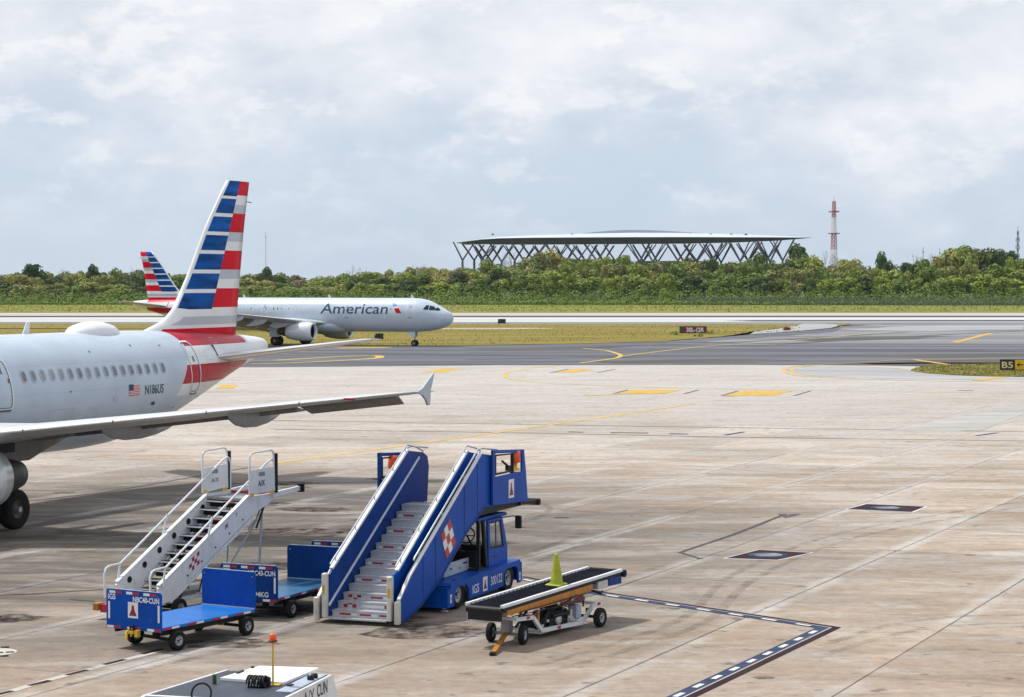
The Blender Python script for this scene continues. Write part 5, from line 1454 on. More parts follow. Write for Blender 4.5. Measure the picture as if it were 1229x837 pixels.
        b = MB(); b.beam((4.62, y, .74), (4.62, y, 1.86), .08, .08); b.beam((4.95, y * .98, 1.86), (5.15, y * .98, .74), .07, .12); b.build('pillar', M['black'], cab)
        b = MB(); b.box(5.5, 5.7, y - .04, y + .04, .93, .955); b.build('handle', M['black'], cab)
    b = MB(); b.prism([(6.44, 1.12), (6.12, 1.86), (6.09, 1.86), (6.41, 1.12)], 'y', -.96, .96); b.build('windscreen', M['glass'], cab)
    b = MB(); b.box(6.40, 6.46, -.97, .97, .74, 1.11); b.build('cab_front', M['blue'], cab)
    b = MB(); b.box(4.70, 4.74, -.9, .9, .76, 1.15); b.build('cab_back', M['black'], cab)
    b = MB(); b.bbox(4.8, 5.25, -.45, .15, .76, 1.10, .04); b.bbox(4.76, 4.88, -.45, .15, 1.11, 1.52, .03); b.build('seat', M['black'], cab)
    b = MB()
    c = Vector((5.62, -.28, 1.42)); a1, a2 = Vector((0, 1, 0)), Vector((.45, 0, .89))
    b.tube([c + (a1 * math.cos(t * math.pi / 8) + a2 * math.sin(t * math.pi / 8)) * .20 for t in range(17)], .018, 6, caps=False); b.tube([c, c + Vector((.35, 0, -.30))], .025, 6)
    b.tube([c - a1 * .2, c + a1 * .2], .014, 5); b.build('steering_wheel', M['black'], cab)
    b = MB(); b.box(5.9, 6.35, -.9, .9, .76, 1.16); b.build('dashboard', M['black'], cab)
    b = MB(); b.tube([(6.1, -1.0, 1.84), (6.2, -1.25, 1.88), (6.2, -1.42, 1.86)], .014, 6); b.bbox(6.13, 6.22, -1.50, -1.34, 1.58, 1.90, .02); b.build('mirror', M['black'], cab)
    b = MB(); b.lathe([(.05, 0), (.07, .03), (.07, .10), (.03, .14), (0, .14)], (6.0, -.72, 1.95), n=12); b.build('roof_lamp', M['black'], cab)
    b = MB(); b.tube([(2.55, -1.0, .55), (2.55, -1.0, .06)], .04, 10); b.lathe([(0, .0), (.10, .0), (.10, .03), (0, .05)], (2.55, -1.0, .0), n=14); b.build('jack', M['alu'], root)
stair_truck()

# ------------------------------------------------------------------ belt loader
def belt_loader():
    root = empty('belt_loader', (.33, 46.87, 0), R(59), 'small towable belt loader with a black belt, white rails and orange frame', 'belt loader')
    XA, XB, YA, YB = -1.15, 4.12, -.06, .80
    def zb(x): return .90 + (x - XA) * (.19 / (XB - XA))
    b = MB()
    P = [(XA + .02, zb(XA) - .10), (XA + .02, zb(XA) - .02), (XA + .10, zb(XA) + .0), (XB - .10, zb(XB)), (XB, zb(XB) - .03), (XB, zb(XB) - .10), (XB - .08, zb(XB) - .13), (XA + .1, zb(XA) - .15)]
    b.prism(P, 'y', YA + .05, YB - .05); b.build('belt', M['belt'], root)
    for y in (YA, YB):
        b = MB(); b.beam((XA, y, zb(XA) + .01), (XB - .05, y, zb(XB) + .01), .075, .06); rl = b.build('side_rail', M['white'], root)
        b = MB(); b.beam((XA + .02, y, zb(XA) - .055), (XB - .1, y, zb(XB) - .055), .05, .07); b.build('rail_web', M['black'], rl)
        if y == YB:
            for i in range(30):
                x = XA + .1 + i * .17
                b = MB(); b.box(x, x + .04, y - .046, y - .0385, zb(x) - .012, zb(x) + .03); b.build('rail_clip', M['alu_dk'], rl)
    b = MB(); b.box(XA - .02, XA + .08, YA + .04, YB - .04, zb(XA) - .30, zb(XA) - .04); b.build('nose_guard', M['black'], root)
    b = MB(); b.tube([(XA + .03, YB - .02, zb(XA) - .02), (XA + .02, YB - .02, zb(XA) - .32)], .014, 6); b.build('hook', M['alu'], root)
    b = MB(); b.box(XA + .15, XA + .55, YB - .35, YB + .0, .52, .62); b.build('foot_step', M['white'], root)
    # orange girder under the right rail, tapering
    b = MB(); b.prism([(-.95, zb(-.95) - .095), (2.7, zb(2.7) - .095), (2.7, zb(2.7) - .22), (1.6, zb(1.6) - .30), (.6, zb(.6) - .26), (-.95, zb(-.95) - .20)], 'y', YA - .02, YA + .04)
    b.prism([(-.95, zb(-.95) - .095), (2.7, zb(2.7) - .095), (2.7, zb(2.7) - .22), (1.6, zb(1.6) - .30), (.6, zb(.6) - .26), (-.95, zb(-.95) - .20)], 'y', YB - .04, YB + .02)
    for x in (-.3, .6, 1.5, 2.4): b.box(x, x + .06, YA + .041, YB - .041, zb(x) - .27, zb(x) - .21)
    gd = b.build('girder', M['orange'], root)
    b = MB(); b.tube([(-.8, YA - .05, zb(-.8) - .24), (1.2, YA - .05, zb(1.2) - .34), (1.9, YA - .05, zb(1.9) - .22)], .014, 6); b.tube([(-.5, YA - .06, zb(-.5) - .20), (2.4, YA - .06, zb(2.4) - .24)], .012, 6); b.build('hose', M['black'], gd)
    for x in (.3, 1.15, 1.75, 2.3):
        b = MB(); b.lathe([(0, -.03), (.035, -.03), (.04, 0)], (x, YA - .02, zb(x) - .28), 'y', 10); b.build('pivot', M['alu'], gd)
    # drive head
    b = MB(); b.box(2.95, 3.42, YA - .01, YA + .25, zb(3) - .26, zb(3) - .09); b.build('drive_motor', M['alu'], root)
    b = MB(); b.box(3.45, 4.02, YA - .03, YB, zb(3.8) - .27, zb(3.8) - .09); b.build('head_box', M['dkblue'], root)
    b = MB(); b.tube([(XB + .02, YA - .06, zb(XB) - .07), (XB + .02, YB + .06, zb(XB) - .07)], .085, 12); b.build('roller', M['rubber'], root)
    b = MB(); b.tube([(XA + .03, YA, zb(XA) - .08), (XA + .03, YB, zb(XA) - .08)], .075, 12); b.build('roller', M['black'], root)
    b = MB(); b.tube([(2.9, YA + .2, zb(2.9) - .25), (3.1, YA - .0, zb(3) - .37), (3.35, YA + .1, zb(3.3) - .37)], .03, 6); b.build('hose', M['black'], root)
    # white chassis dipping between the axles
    for y in (.0, .74):
        b = MB()
        pts = [(-.50, .56), (.22, .52), (.58, .19), (2.35, .13), (2.88, .47), (3.25, .44)]
        for a, c in zip(pts, pts[1:]): b.beam((a[0], y, a[1]), (c[0], y, c[1]), .06, .085)
        ch = b.build('chassis_rail', M['white'], root)
        if y == 0:
            for x, z in ((-.10, .54), (1.22, .165), (3.0, .457)):
                b = MB(); b.box(x, x + .14, -.034, -.0305, z - .03, z + .03); b.build('reflective_tape', M['red'], ch)
    b = MB()
    for x, z in ((-.45, .56), (.62, .18), (2.3, .14), (3.2, .44)): b.beam((x, 0, z), (x, .74, z), .06, .06)
    b.box(.62, 2.3, .05, .69, .10, .135); b.build('cross_member', M['white'], root)
    # engine, tank and hydraulics
    b = MB(); b.bbox(1.15, 1.95, .12, .58, .14, .50, .03); b.bbox(1.25, 1.65, .18, .50, .501, .60, .02); b.tube([(1.2, .1, .40), (1.9, .1, .40)], .05, 8); b.build('engine', M['black'], root)
    b = MB(); b.lathe([(0, -.02), (.10, -.02), (.12, 0), (.12, .05)], (1.5, .10, .30), 'y', 14); b.tube([(1.98, .08, .22), (2.0, .08, .46)], .035, 8); b.box(2.02, 2.10, .06, .12, .2, .3); b.build('engine_fittings', M['alu'], root)
    b = MB(); b.bbox(1.55, 2.62, .06, .66, .56, .80, .03); b.build('fuel_tank', M['darkred'], root)
    b = MB(); b.bbox(2.22, 2.42, .04, .30, .20, .52, .03); b.build('battery', M['greyblue'], root)
    b = MB(); b.bbox(.66, 1.05, .25, .60, .14, .44, .03); b.tube([(.75, .1, .18), (1.0, .1, .55)], .05, 8); b.tube([(.9, .15, .2), (.8, .15, .5), (1.1, .15, .6)], .02, 6); b.build('pump', M['black'], root)
    b = MB(); b.box(.42, .50, .0, .06, .36, .62); b.build('bracket', M['orange'], root)
    for y in (.12, .62):
        b = MB(); b.tube([(.55, y, .22), (1.25, y, .66)], .032, 8); b.build('lift_cylinder', M['black'], root)
        b = MB(); b.tube([(1.25, y, .66), (1.55, y, zb(1.55) - .3)], .018, 8); b.tube([(.35, y, .5), (.9, y, .62)], .018, 6); b.build('piston', M['alu'], root)
        b = MB(); b.tube([(2.62, y, .44), (2.62, y, zb(2.6) - .2)], .02, 6); b.build('post', M['black'], root)
        b = MB(); b.tube([(-.15, y, .56), (.05, y, zb(0) - .2)], .03, 6); b.build('post', M['black'], root)
    for k_ in range(4):
        y_ = .06 + .05 * k_
        b = MB(); b.tube([(.72 + .1 * k_, y_, .40), (.9 + .12 * k_, y_ - .04, .56 - .05 * k_), (1.3 + .2 * k_, y_, .62), (1.7 + .2 * k_, y_ - .02, .52)], .013, 6); b.build('hose', M['black'], root)
    for x_, z_ in ((.95, .34), (1.62, .55), (1.88, .30), (.72, .26)):
        b = MB(); b.lathe([(0, -.02), (.035, -.02), (.04, .03), (0, .03)], (x_, .06, z_), 'y', 10); b.build('fitting', M['alu'], root)
    # running gear
    b = MB(); b.beam((-.22, .06, .20), (-.22, .70, .20), .07, .06); b.box(-.30, -.14, .28, .48, .231, .52); b.build('front_axle', M['alu_dk'], root)
    for y in (-.02, .77): 
        w_ = wheel(root, (0, 0, 0), .205, .13, .10); w_.location = (-.22, y, .205); w_.rotation_euler = (0, 0, R(14))
    b = MB(); b.beam((2.72, -.20, .22), (2.72, .92, .22), .06, .06); b.box(2.69, 2.75, .02, .10, .25, .40); b.box(2.69, 2.75, .66, .74, .25, .40); b.build('rear_axle', M['black'], root)
    for y in (-.25, .98): wheel(root, (2.72, y, .215), .215, .14, .11)
    b = MB(); b.beam((-.25, .38, .22), (-1.66, -.17, .05), .10, .05); b.build('tow_bar', M['orange'], root)
    b = MB(); b.beam((-1.66, -.17, .05), (-1.80, -.225, .035), .12, .05); b.build('tow_eye', M['black'], root)
    return root, zb
bl_root, bl_z = belt_loader()

# cone standing on the belt
cx, cy = 1.68, .26
a = R(59)
wc = Vector((.33 + cx * math.cos(a) - cy * math.sin(a), 46.87 + cx * math.sin(a) + cy * math.cos(a), bl_z(cx) + .004))
cone = empty('traffic_cone', wc, R(59), 'lime green traffic cone standing on the belt of the loader', 'traffic cone')
cone.rotation_euler = (R(1), R(-2.1), R(59))
b = MB(); b.bbox(-.19, .19, -.19, .19, 0, .045, .02); b.build('base', M['cone'], cone)
b = MB(); b.lathe([(.155, .046), (.135, .10), (.045, .66), (.038, .70), (.028, .70), (.028, .66)], (0, 0, 0), n=24); b.build('body', M['cone'], cone)

# ------------------------------------------------------------------ baggage tractor at the lower edge
def tractor():
    root = empty('baggage_tractor', (-4.5, 37.0, 0), R(75), 'low white and slate baggage tractor with an orange beacon on a pole', 'baggage tractor')
    ZT = 1.08; YL, YR = .42, -1.48; XR, XF = .30, -3.3
    # side walls with a wheel opening
    for y, m_ in ((YR, M['white']), (YL, M['white'])):
        arch = [(XF, .30), (-1.15, .30)] + [(-.62 + .52 * math.cos(R(q)), .30 + .56 * math.sin(R(q))) for q in (180, 150, 120, 90, 60, 30, 0)] + [(.70, .30), (.74, .42), (XR + .05, ZT - .02), (XR, ZT), (-2.2, ZT), (-2.6, ZT - .10), (XF, ZT - .14)]
        sy = 1 if y > 0 else -1
        b = MB(); b.prism(arch, 'y', y, y - sy * .05); b.v = [(v[0], v[1] + (max(0, .30 - v[0]) * .15 if y > 0 else 0), v[2]) for v in b.v]; sw = b.build('side_wall', m_, root)
        b = MB(); b.box(-1.14, -.10, y - sy * .30, y - sy * .32, .2, .86); b.build('wheel_well', M['black'], sw)
        for x in (-.62, -2.75): wheel(root, (x, y - sy * .18, .34), .34, .24, .18)
    b = MB(); b.prism([(.74, .42), (.70, .30), (.66, .30), (.30, ZT - .02), (XR + .05, ZT - .02)], 'y', YR + .051, YL - .051); b.build('tail_panel', M['white'], root)
    b = MB(); b.prism([(-2.15, YR + .052), (XR - .01, YR + .052), (XR - .01, YL - .055), (-2.15, YL + .30)], 'z', ZT - .06, ZT - .01); b.build('deck', M['slate'], root)
    b = MB(); b.box(-2.25, -2.16, YR + .052, YL + .30, ZT - .25, ZT + .005); b.build('deck_edge', M['white'], root)
    b = MB(); b.box(XF, -2.26, YR + .052, YL - .052, .28, .45); b.build('floor', M['black'], root)
    b = MB(); b.bbox(-3.2, -2.95, YR + .1, YL - .1, .46, ZT - .18, .03); b.build('dashboard', M['black'], root)
    # white hatch
    hz = ZT + .035
    hat = [(-.74, -1.02), (.70, -1.10), (.62, -.06), (-.62, .14)]
    b = MB(); b.prism(hat, 'z', ZT - .008, hz); hp = b.build('hatch', mat('clean_white_paint', (.80, .81, .82), .5, var=.03, dirt=.15, dirtcol=(.55, .53, .5)), root)
    b = MB(); b.box(-.2, .05, -.02, .03, hz + .001, hz + .02); b.box(.35, .42, -.05, -.02, hz + .001, hz + .03); b.build('hinge', M['black'], hp)
    b = MB(); b.box(-1.4, .28, -1.40, -1.13, ZT - .008, ZT + .012); sp = b.build('deck_strip', M['greyblue'], root)
    for x in (-.30, -.12):
        b = MB(); b.lathe([(.055, 0), (.06, .03), (.055, .07), (0, .08)], (x, -1.32, ZT + .012), n=14); b.build('filler_cap', M['black'], sp)
    b = MB(); b.box(-.95, -.80, -1.22, -1.15, ZT + .013, ZT + .03); b.build('catch', M['black'], sp)
    # beacon pole
    px, py = -.86, -.88
    b = MB(); b.tube([(px, py, ZT - .01), (px, py, ZT + .70)], .017, 8); b.box(px - .02, px + .12, py - .10, py + .05, ZT - .006, ZT + .008); bp = b.build('beacon_pole', M['yellow'], root)
    b = MB(); b.lathe([(.05, .70), (.075, .71), (.075, .735), (0, .735)], (px, py, ZT), n=16); b.build('beacon_base', M['darkred'], bp)
    b = MB(); b.lathe([(.055, .736), (.058, .75), (.055, .825), (.045, .835), (0, .836)], (px, py, ZT), n=16); b.build('beacon', M['lamp_orange'], bp)
    # coil of hose beside the pole
    b = MB()
    for k in range(7):
        x = -1.00 - .02 * (k % 2); y0 = -.52 - .045 * k
        b.tube([(x + .12 * math.cos(t * math.pi / 8), y0 - .02 * t / 16, ZT + .08 + .085 * math.sin(t * math.pi / 8)) for t in range(17)], .020, 6, caps=False)
    b.build('hose_coil', M['black'], root)
    b = MB(); b.bbox(-1.10, -.92, -.82, -.56, ZT - .005, ZT + .07, .02); b.bbox(-.98, -.88, -.86, -.64, ZT - .005, ZT + .15, .02); b.build('hose_reel', M['black'], root)
    b = MB()
    for k in range(5): b.tube([(-1.13, -.54 - .05 * k, ZT + .02), (-1.13, -.56 - .05 * k, ZT + .12)], .010, 5)
    b.build('cable_tie', M['alu'], root)
    b = MB(); b.lathe([(.035, 0), (.038, .13), (.034, .16), (0, .16)], (-.95, .10, ZT - .01), n=14); b.build('cup', M['greeny'], root)
    # steering wheel rim seen at the frame edge
    c = Vector((-2.25, -.22, ZT + .08)); a1, a2 = Vector((0, 1, 0)), Vector((.3, 0, .95))
    b = MB(); b.tube([c + (a1 * math.cos(t * math.pi / 12) + a2 * math.sin(t * math.pi / 12)) * .165 for t in range(25)], .017, 6, caps=False); b.build('steering_wheel', M['black'], root)
    letters('A/X', .34, M['dtext'], root, (-1.06, YR - .004, ZT - .30), (1, 0, 0), (0, 0, 1), .0, .50)
    letters('CUN', .29, M['dtext'], root, (-.44, YR - .004, ZT - .245), (1, 0, 0), (0, 0, 1), .006, .50)
tractor()

# ------------------------------------------------------------------ airfield signs
def sign(u, v, w, h, panels, label, legs=2, yaw=0.0, z0=.12):
    p = ground(u, v)
    root = empty('airfield_sign', (p.x, p.y, 0), yaw, label, 'airfield sign', 'guidance signs by the taxiway')
    b = MB(); b.bbox(0, w, 0, .18, z0, z0 + h, .02); b.build('housing', M['black'], root)
    for i in range(legs):
        x = w * (i + .5) / legs
        b = MB(); b.box(x - .04, x + .04, .05, .13, -.1, z0 + .01); b.build('leg', M['alu_dk'], root)
    for x0, x1, m, txt, tm, bold in panels:
        b = MB(); b.box(x0 + .02, x1 - .02, -.012, -.002, z0 + .04, z0 + h - .04); f_ = b.build('face', m, root)
        if txt: letters(txt, (h - .2) * 1.05, tm, f_, (x0 + .12 * (x1 - x0), -.016, z0 + .20 * h), (1, 0, 0), (0, 0, 1), bold, (x1 - x0) * .76)
    return root
M['signred'] = mat('sign_red', (.17, .008, .03), .5, var=.1)
M['signblack'] = mat('sign_black', (.014, .014, .014), .5)
M['signyellow'] = mat('sign_yellow', (.72, .44, .01), .5, var=.06)
M['signytext'] = mat('sign_yellow_text', (.72, .62, .35), .5)
M['signgreen'] = mat('sign_dark_green', (.03, .05, .025), .5)
sign(815.5, 401.0, 4.15, 1.05, [(.0, .62, M['signgreen'], None, None, 0), (.62, 4.15, M['signred'], '30L-12R', M['ltext'], .03)], 'dark red holding sign reading 30L-12R in the dry grass', 3)
r5 = sign(1200.3, 446.0, 3.3, .92, [(0, 1.27, M['signblack'], 'B5', M['signytext'], .012), (1.27, 3.3, M['signyellow'], None, None, 0)], 'black and yellow taxiway sign reading B5 with an arrow, on the grass island', 2)
# arrow and the start of the next letter on the yellow panel
b = MB(); z = .12 + .46
b.add([(1.42, -.017, z), (1.66, -.017, z + .19), (1.72, -.017, z + .13), (1.62, -.017, z + .045), (2.0, -.017, z + .045), (2.0, -.017, z - .045), (1.62, -.017, z - .045), (1.72, -.017, z - .13), (1.66, -.017, z - .19)], [(0, 1, 2, 3, 4, 5, 6, 7, 8)])
ar = b.build('arrow', M['signblack'], r5)
letters('B', .68, M['signblack'], r5, (2.2, -.017, .12 + .22), (1, 0, 0), (0, 0, 1), .012)
def backed(u, v, w, h, label, red=False):
    p = ground(u, v)
    root = empty('airfield_sign', (p.x, p.y, 0), R(4), label, 'airfield sign', 'guidance signs by the taxiway')
    b = MB(); b.bbox(0, w, 0, .2, .12, .12 + h, .02); b.build('housing', M['signred'] if red else M['signblack'], root)
    for x in (.2, w - .2):
        b = MB(); b.box(x - .04, x + .04, .06, .14, -.1, .13); b.build('leg', M['alu_dk'], root)
    b = MB(); b.box(.05, .16, -.012, -.001, .12 + h * .72, .12 + h * .9); b.build('plate', M['wtape'], root)
backed(449.5, 408.3, 1.2, .78, 'small black sign box standing below the nose of the taxiing airliner')
backed(597.5, 389.2, 1.5, .85, 'small black sign box at the edge of the runway, right of the taxiing airliner')
backed(940.5, 397.4, 1.15, .48, 'tiny dark red sign box on the pale shoulder near the runway', True)

# ------------------------------------------------------------------ canopy hall beyond the wood
def canopy_hall():
    Y0 = 1150.0; s = Y0 / F
    def X(u): return (u - 614.5) * s
    def Z(v): return HC + (YH - v) * s
    cxm = (X(548) + X(972)) / 2
    root = empty('canopy_hall', (cxm, Y0, 0), 0, 'wide pale roofed hall on branching steel columns beyond the wood', 'hall')
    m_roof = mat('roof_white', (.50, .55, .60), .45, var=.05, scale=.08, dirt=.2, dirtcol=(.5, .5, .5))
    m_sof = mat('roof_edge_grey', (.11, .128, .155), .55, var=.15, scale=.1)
    m_steel = mat('column_steel', (.085, .112, .155), .5, var=.12, scale=.3)  # soffit and steel greys carry the blue of distance haze in their colour
    prof = [(548, 291.5, 291.6, 292.2), (560, 289.7, 289.9, 292.9), (578, 287.1, 287.6, 293.3), (600, 284.4, 286.2, 293.9), (640, 282.6, 285.6, 293.9), (700, 280.8, 285.2, 293.6), (760, 279.6, 284.9, 293.2), (820, 279.8, 284.8, 292.8), (880, 281.2, 285.0, 291.5), (930, 282.9, 285.1, 289.4), (955, 284.1, 285.3, 287.6), (974, 284.8, 285.2, 285.7)]
    D = 85.0
    n = len(prof)
    def row(k, y, sx=1.0, dz=0.0):
        g = (Y0 + y) / Y0
        return [Vector(((X(p_[0]) - cxm) * sx, y, HC + (YH - p_[k]) * s * g + dz)) for p_ in prof]
    shell = [row(2, -.06), row(1, 24), row(1, 55, .96, -1.2), row(2, D, .88, -1.0)]
    b = MB()
    for r0_, r1_ in zip(shell, shell[1:]): b.add(r0_ + r1_, [(k, k + 1, n + k + 1, n + k) for k in range(n - 1)], 0, True)
    b.build('roof', m_roof, root)
    b = MB()
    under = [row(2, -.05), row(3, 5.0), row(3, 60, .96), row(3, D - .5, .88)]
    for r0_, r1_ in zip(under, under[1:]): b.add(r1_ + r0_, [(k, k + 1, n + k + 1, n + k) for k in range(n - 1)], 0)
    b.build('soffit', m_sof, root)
    g_ = (Y0 + 30) / Y0
    cp = [(X(u) - cxm, HC + (YH - v) * s * g_) for u, v in ((694, 281.4), (715, 278.8), (735, 277.2), (752, 276.3), (775, 276.3), (800, 277.2), (830, 278.9), (858, 281.0))]
    b = MB(); b.prism(cp, 'y', 30, 52); b.build('roof_crown', M['greyblue'], root)
    for u in (591, 688, 742, 745, 748, 751, 832, 857, 882, 900):
        b = MB(); b.box(X(u) - cxm - .6, X(u) - cxm + .6, 20, 22, Z(281.5), Z(279.6)); b.build('roof_unit', m_steel, root)
    # branching columns: three rows deep
    rnd = random.Random(3)
    def top_at(x):
        u = (x + cxm) / s + 614.5
        for a, c in zip(prof, prof[1:]):
            if a[0] <= u <= c[0]:
                return Z(a[3] + (c[3] - a[3]) * (u - a[0]) / (c[0] - a[0]))
        return Z(291)
    for yr, us in ((3.0, [555, 578, 602, 640, 668, 694, 717, 768, 784, 814, 837, 855, 889, 921, 940]), (30.0, [568, 590, 618, 655, 706, 742, 776, 826, 864, 906, 932]), (58.0, [580, 630, 682, 730, 798, 846, 878, 912])):
        for u in us:
            x = X(u) - cxm; zb_ = Z(313 + rnd.uniform(-1, 1.5)); zt_ = top_at(x) + .3
            b = MB(); b.tube([(x, yr, 0), (x, yr, zb_ - 1), (x, yr, zb_)], [.70, .60, .52], 8)
            for dx, dy in ((-1, -.6), (1, -.6), (-.9, .7), (.9, .7)):
                L_ = rnd.uniform(5.0, 7.2)
                xe = max(X(544) - cxm, min(X(968) - cxm, x + dx * L_))
                b.tube([(x, yr, zb_), (xe, yr + dy * 6, top_at(xe) + .2)], [.46, .30], 6)
            b.build('branching_column', m_steel, root)
    # low terminal blocks glimpsed under the roof
    for u0, u1, v0, m_ in ((648, 760, 310.5, M['alu_dk']), (770, 850, 312.5, M['alu_dk'])):
        b = MB(); b.box(X(u0) - cxm, X(u1) - cxm, 40, 60, 0, Z(v0)); b.build('back_wall', m_, root)
    return root
canopy_hall()
p = Vector(((849 - 614.5) * 1050 / F, 1050, 0))
sh = empty('shed', p, 0, 'orange red roofed shed peeping over the trees below the hall', 'shed')
b = MB(); b.box(-4.6, 4.6, -4, 4, 0, 15.6); b.build('wall', M['cream'], sh)
b = MB(); b.prism([(-5.2, 15.61), (5.2, 15.61), (3.6, 17.9), (-3.6, 17.9)], 'y', -4.5, 4.5); b.build('roof', mat('rust_roof', (.45, .10, .03), .7), sh)

# ------------------------------------------------------------------ lattice masts
def mast(u, vtop, Y, wb, wt, label, cols, name='radio_mast', seg=16, r=.16):
    x = (u - 614.5) * Y / F; zt_ = HC + (YH - vtop) * Y / F
    root = empty(name, (x, Y, 0), R(20), label, 'radio mast', 'masts on the skyline')
    nb = len(cols); per = max(1, seg // nb)
    for bi, m in enumerate(cols):
        b = MB()
        for j in range(per):
            t0 = (bi * per + j) / (nb * per); t1 = (bi * per + j + 1) / (nb * per)
            z0_, z1_ = zt_ * t0, zt_ * t1; w0, w1 = wb + (wt - wb) * t0, wb + (wt - wb) * t1
            c0 = [Vector((sx * w0 / 2, sy * w0 / 2, z0_)) for sx, sy in ((-1, -1), (1, -1), (1, 1), (-1, 1))]
            c1 = [Vector((sx * w1 / 2, sy * w1 / 2, z1_)) for sx, sy in ((-1, -1), (1, -1), (1, 1), (-1, 1))]
            for k in range(4):
                q = (k + 1) % 4
                b.tube([c0[k], c1[k]], r, 4, caps=False); b.tube([c0[k], c1[q]], r * .65, 4, caps=False); b.tube([c0[q], c1[k]], r * .65, 4, caps=False); b.tube([c1[k], c1[q]], r * .65, 4, caps=False)
        b.build('lattice_section', m, root)
    b = MB(); b.tube([(0, 0, zt_), (0, 0, zt_ + 2.5)], .12, 5); b.build('aerial', cols[-1], root)
    return root, zt_
M['mastred'] = mat('mast_red', (.46, .14, .16), .6, var=.15)
M['mastwhite'] = mat('mast_white', (.72, .70, .72), .6)
M['mastgrey'] = mat('mast_grey', (.13, .15, .18), .6)
M['palegrey'] = mat('mast_pale_grey', (.40, .44, .48), .6)
r_, zt_ = mast(1000.4, 242, 1240, 3.6, 1.3, 'red and white lattice radio mast rising behind the trees', [M['mastred'], M['mastred'], M['mastwhite'], M['mastred'], M['mastwhite'], M['mastred']], seg=24, r=.15)
b = MB(); b.box(-2.2, 2.2, -2.2, 2.2, zt_ * .885, zt_ * .90); b.build('platform', M['mastred'], r_)
b = MB(); b.box(-2.4, 2.4, -2.4, 2.4, zt_ * .66, zt_ * .672); b.build('platform', M['mastred'], r_)
r_, zt_ = mast(1221, 277, 1240, .9, .6, 'thin dark mast with antennas at the right edge', [M['mastgrey']], seg=12, r=.09)
for z in (.62, .75, .86):
    for a_ in range(3):
        d = Vector((math.cos(a_ * 2.1), math.sin(a_ * 2.1), 0)) * 1.1
        b = MB(); b.tube([d + Vector((0, 0, zt_ * z - 1.2)), d + Vector((0, 0, zt_ * z + 1.2))], .16, 5); b.tube([Vector((0, 0, zt_ * z)), d + Vector((0, 0, zt_ * z))], .08, 4)
        b.build('antenna_panel', M['mastgrey'], r_)
for u, vt, m, lb in ((319.3, 279, M['palegrey'], 'very thin pale pole on the skyline behind the tall tail'), (1107.5, 297, M['mastgrey'], 'thin dark pole on the skyline, left of the pair'), (1127.6, 298, M['mastgrey'], 'thin dark pole on the skyline beside the tallest tree')):
    Y = 1180; x = (u - 614.5) * Y / F; zt_ = HC + (YH - vt) * Y / F
    o = empty('skyline_pole', (x, Y, 0), 0, lb, 'pole', 'masts on the skyline')
    b = MB(); b.tube([(0, 0, 0), (0, 0, zt_ * .6), (0, 0, zt_)], [.24, .18, .12], 6); b.build('pole', m, o)
    b = MB(); b.box(-.3, .3, -.3, .3, zt_ - 3.0, zt_ - 2.2); b.build('lamp', m, o)

# ------------------------------------------------------------------ the wood
def leaf_mat(name, c, tr=.16, isl=.24, hue=None):
    m = bpy.data.materials.new(name); m.use_nodes = True
    t = m.node_tree; nn = t.nodes.new; lk = t.links.new
    p = t.nodes["Principled BSDF"]; p.inputs["Roughness"].default_value = .6; p.inputs["Specular IOR Level"].default_value = .25
    g = nn("ShaderNodeNewGeometry"); oi = nn("ShaderNodeObjectInfo")
    x = nn("ShaderNodeMixRGB"); lk(g.outputs["Random Per Island"], x.inputs[0])
    a = [v * (1 - isl) for v in c]; d = [v * (1 + isl) for v in c]
    x.inputs[1].default_value = (*a, 1); x.inputs[2].default_value = (*d, 1)
    h = nn("ShaderNodeHueSaturation"); lk(x.outputs[0], h.inputs["Color"])
    r = nn("ShaderNodeMapRange"); r.inputs["To Min"].default_value = .478; r.inputs["To Max"].default_value = .520; lk(oi.outputs["Random"], r.inputs[0]); lk(r.outputs[0], h.inputs["Hue"])
    r2 = nn("ShaderNodeMapRange"); r2.inputs["To Min"].default_value = 1.25; r2.inputs["To Max"].default_value = .75; lk(oi.outputs["Random"], r2.inputs[0]); lk(r2.outputs[0], h.inputs["Value"])
    lk(h.outputs[0], p.inputs["Base Color"])
    tb = nn("ShaderNodeBsdfTranslucent"); lk(h.outputs[0], tb.inputs[0])
    ms = nn("ShaderNodeMixShader"); ms.inputs[0].default_value = tr
    o = t.nodes["Material Output"]; lk(p.outputs[0], ms.inputs[1]); lk(tb.outputs[0], ms.inputs[2]); lk(ms.outputs[0], o.inputs[0])
    return m
LEAF = {'dark': leaf_mat('leaf_dark_green', (.055, .100, .026)), 'mid': leaf_mat('leaf_mid_green', (.155, .225, .036)), 'olive': leaf_mat('leaf_olive', (.255, .268, .072)),
        'bright': leaf_mat('leaf_bright_green', (.215, .285, .044)), 'brown': leaf_mat('leaf_dry_brown', (.240, .205, .120)), 'scrub': leaf_mat('leaf_scrub', (.175, .262, .036), isl=.3)}
M['bark'] = mat('bark', (.13, .11, .085), .85, var=.3, scale=2)
M['palebark'] = mat('pale_bark', (.30, .27, .23), .85, var=.3, scale=2)

def leaf_quad(b, p, nrm, sz, rnd):
    a = nrm.orthogonal().normalized(); a.rotate(Matrix.Rotation(rnd.uniform(0, 6.28), 3, nrm)); c = nrm.cross(a)
    w = sz * rnd.uniform(.7, 1.3) / 2; h = sz * rnd.uniform(.7, 1.3) / 2
    b.v += [tuple(p - a * w), tuple(p - c * h * .8 + nrm * h * .25), tuple(p + a * w), tuple(p + c * h + nrm * h * .2)]
    o = len(b.v) - 4
    b.f.append([o, o + 1, o + 2, o + 3]); b.m.append(0); b.sm.append(False)

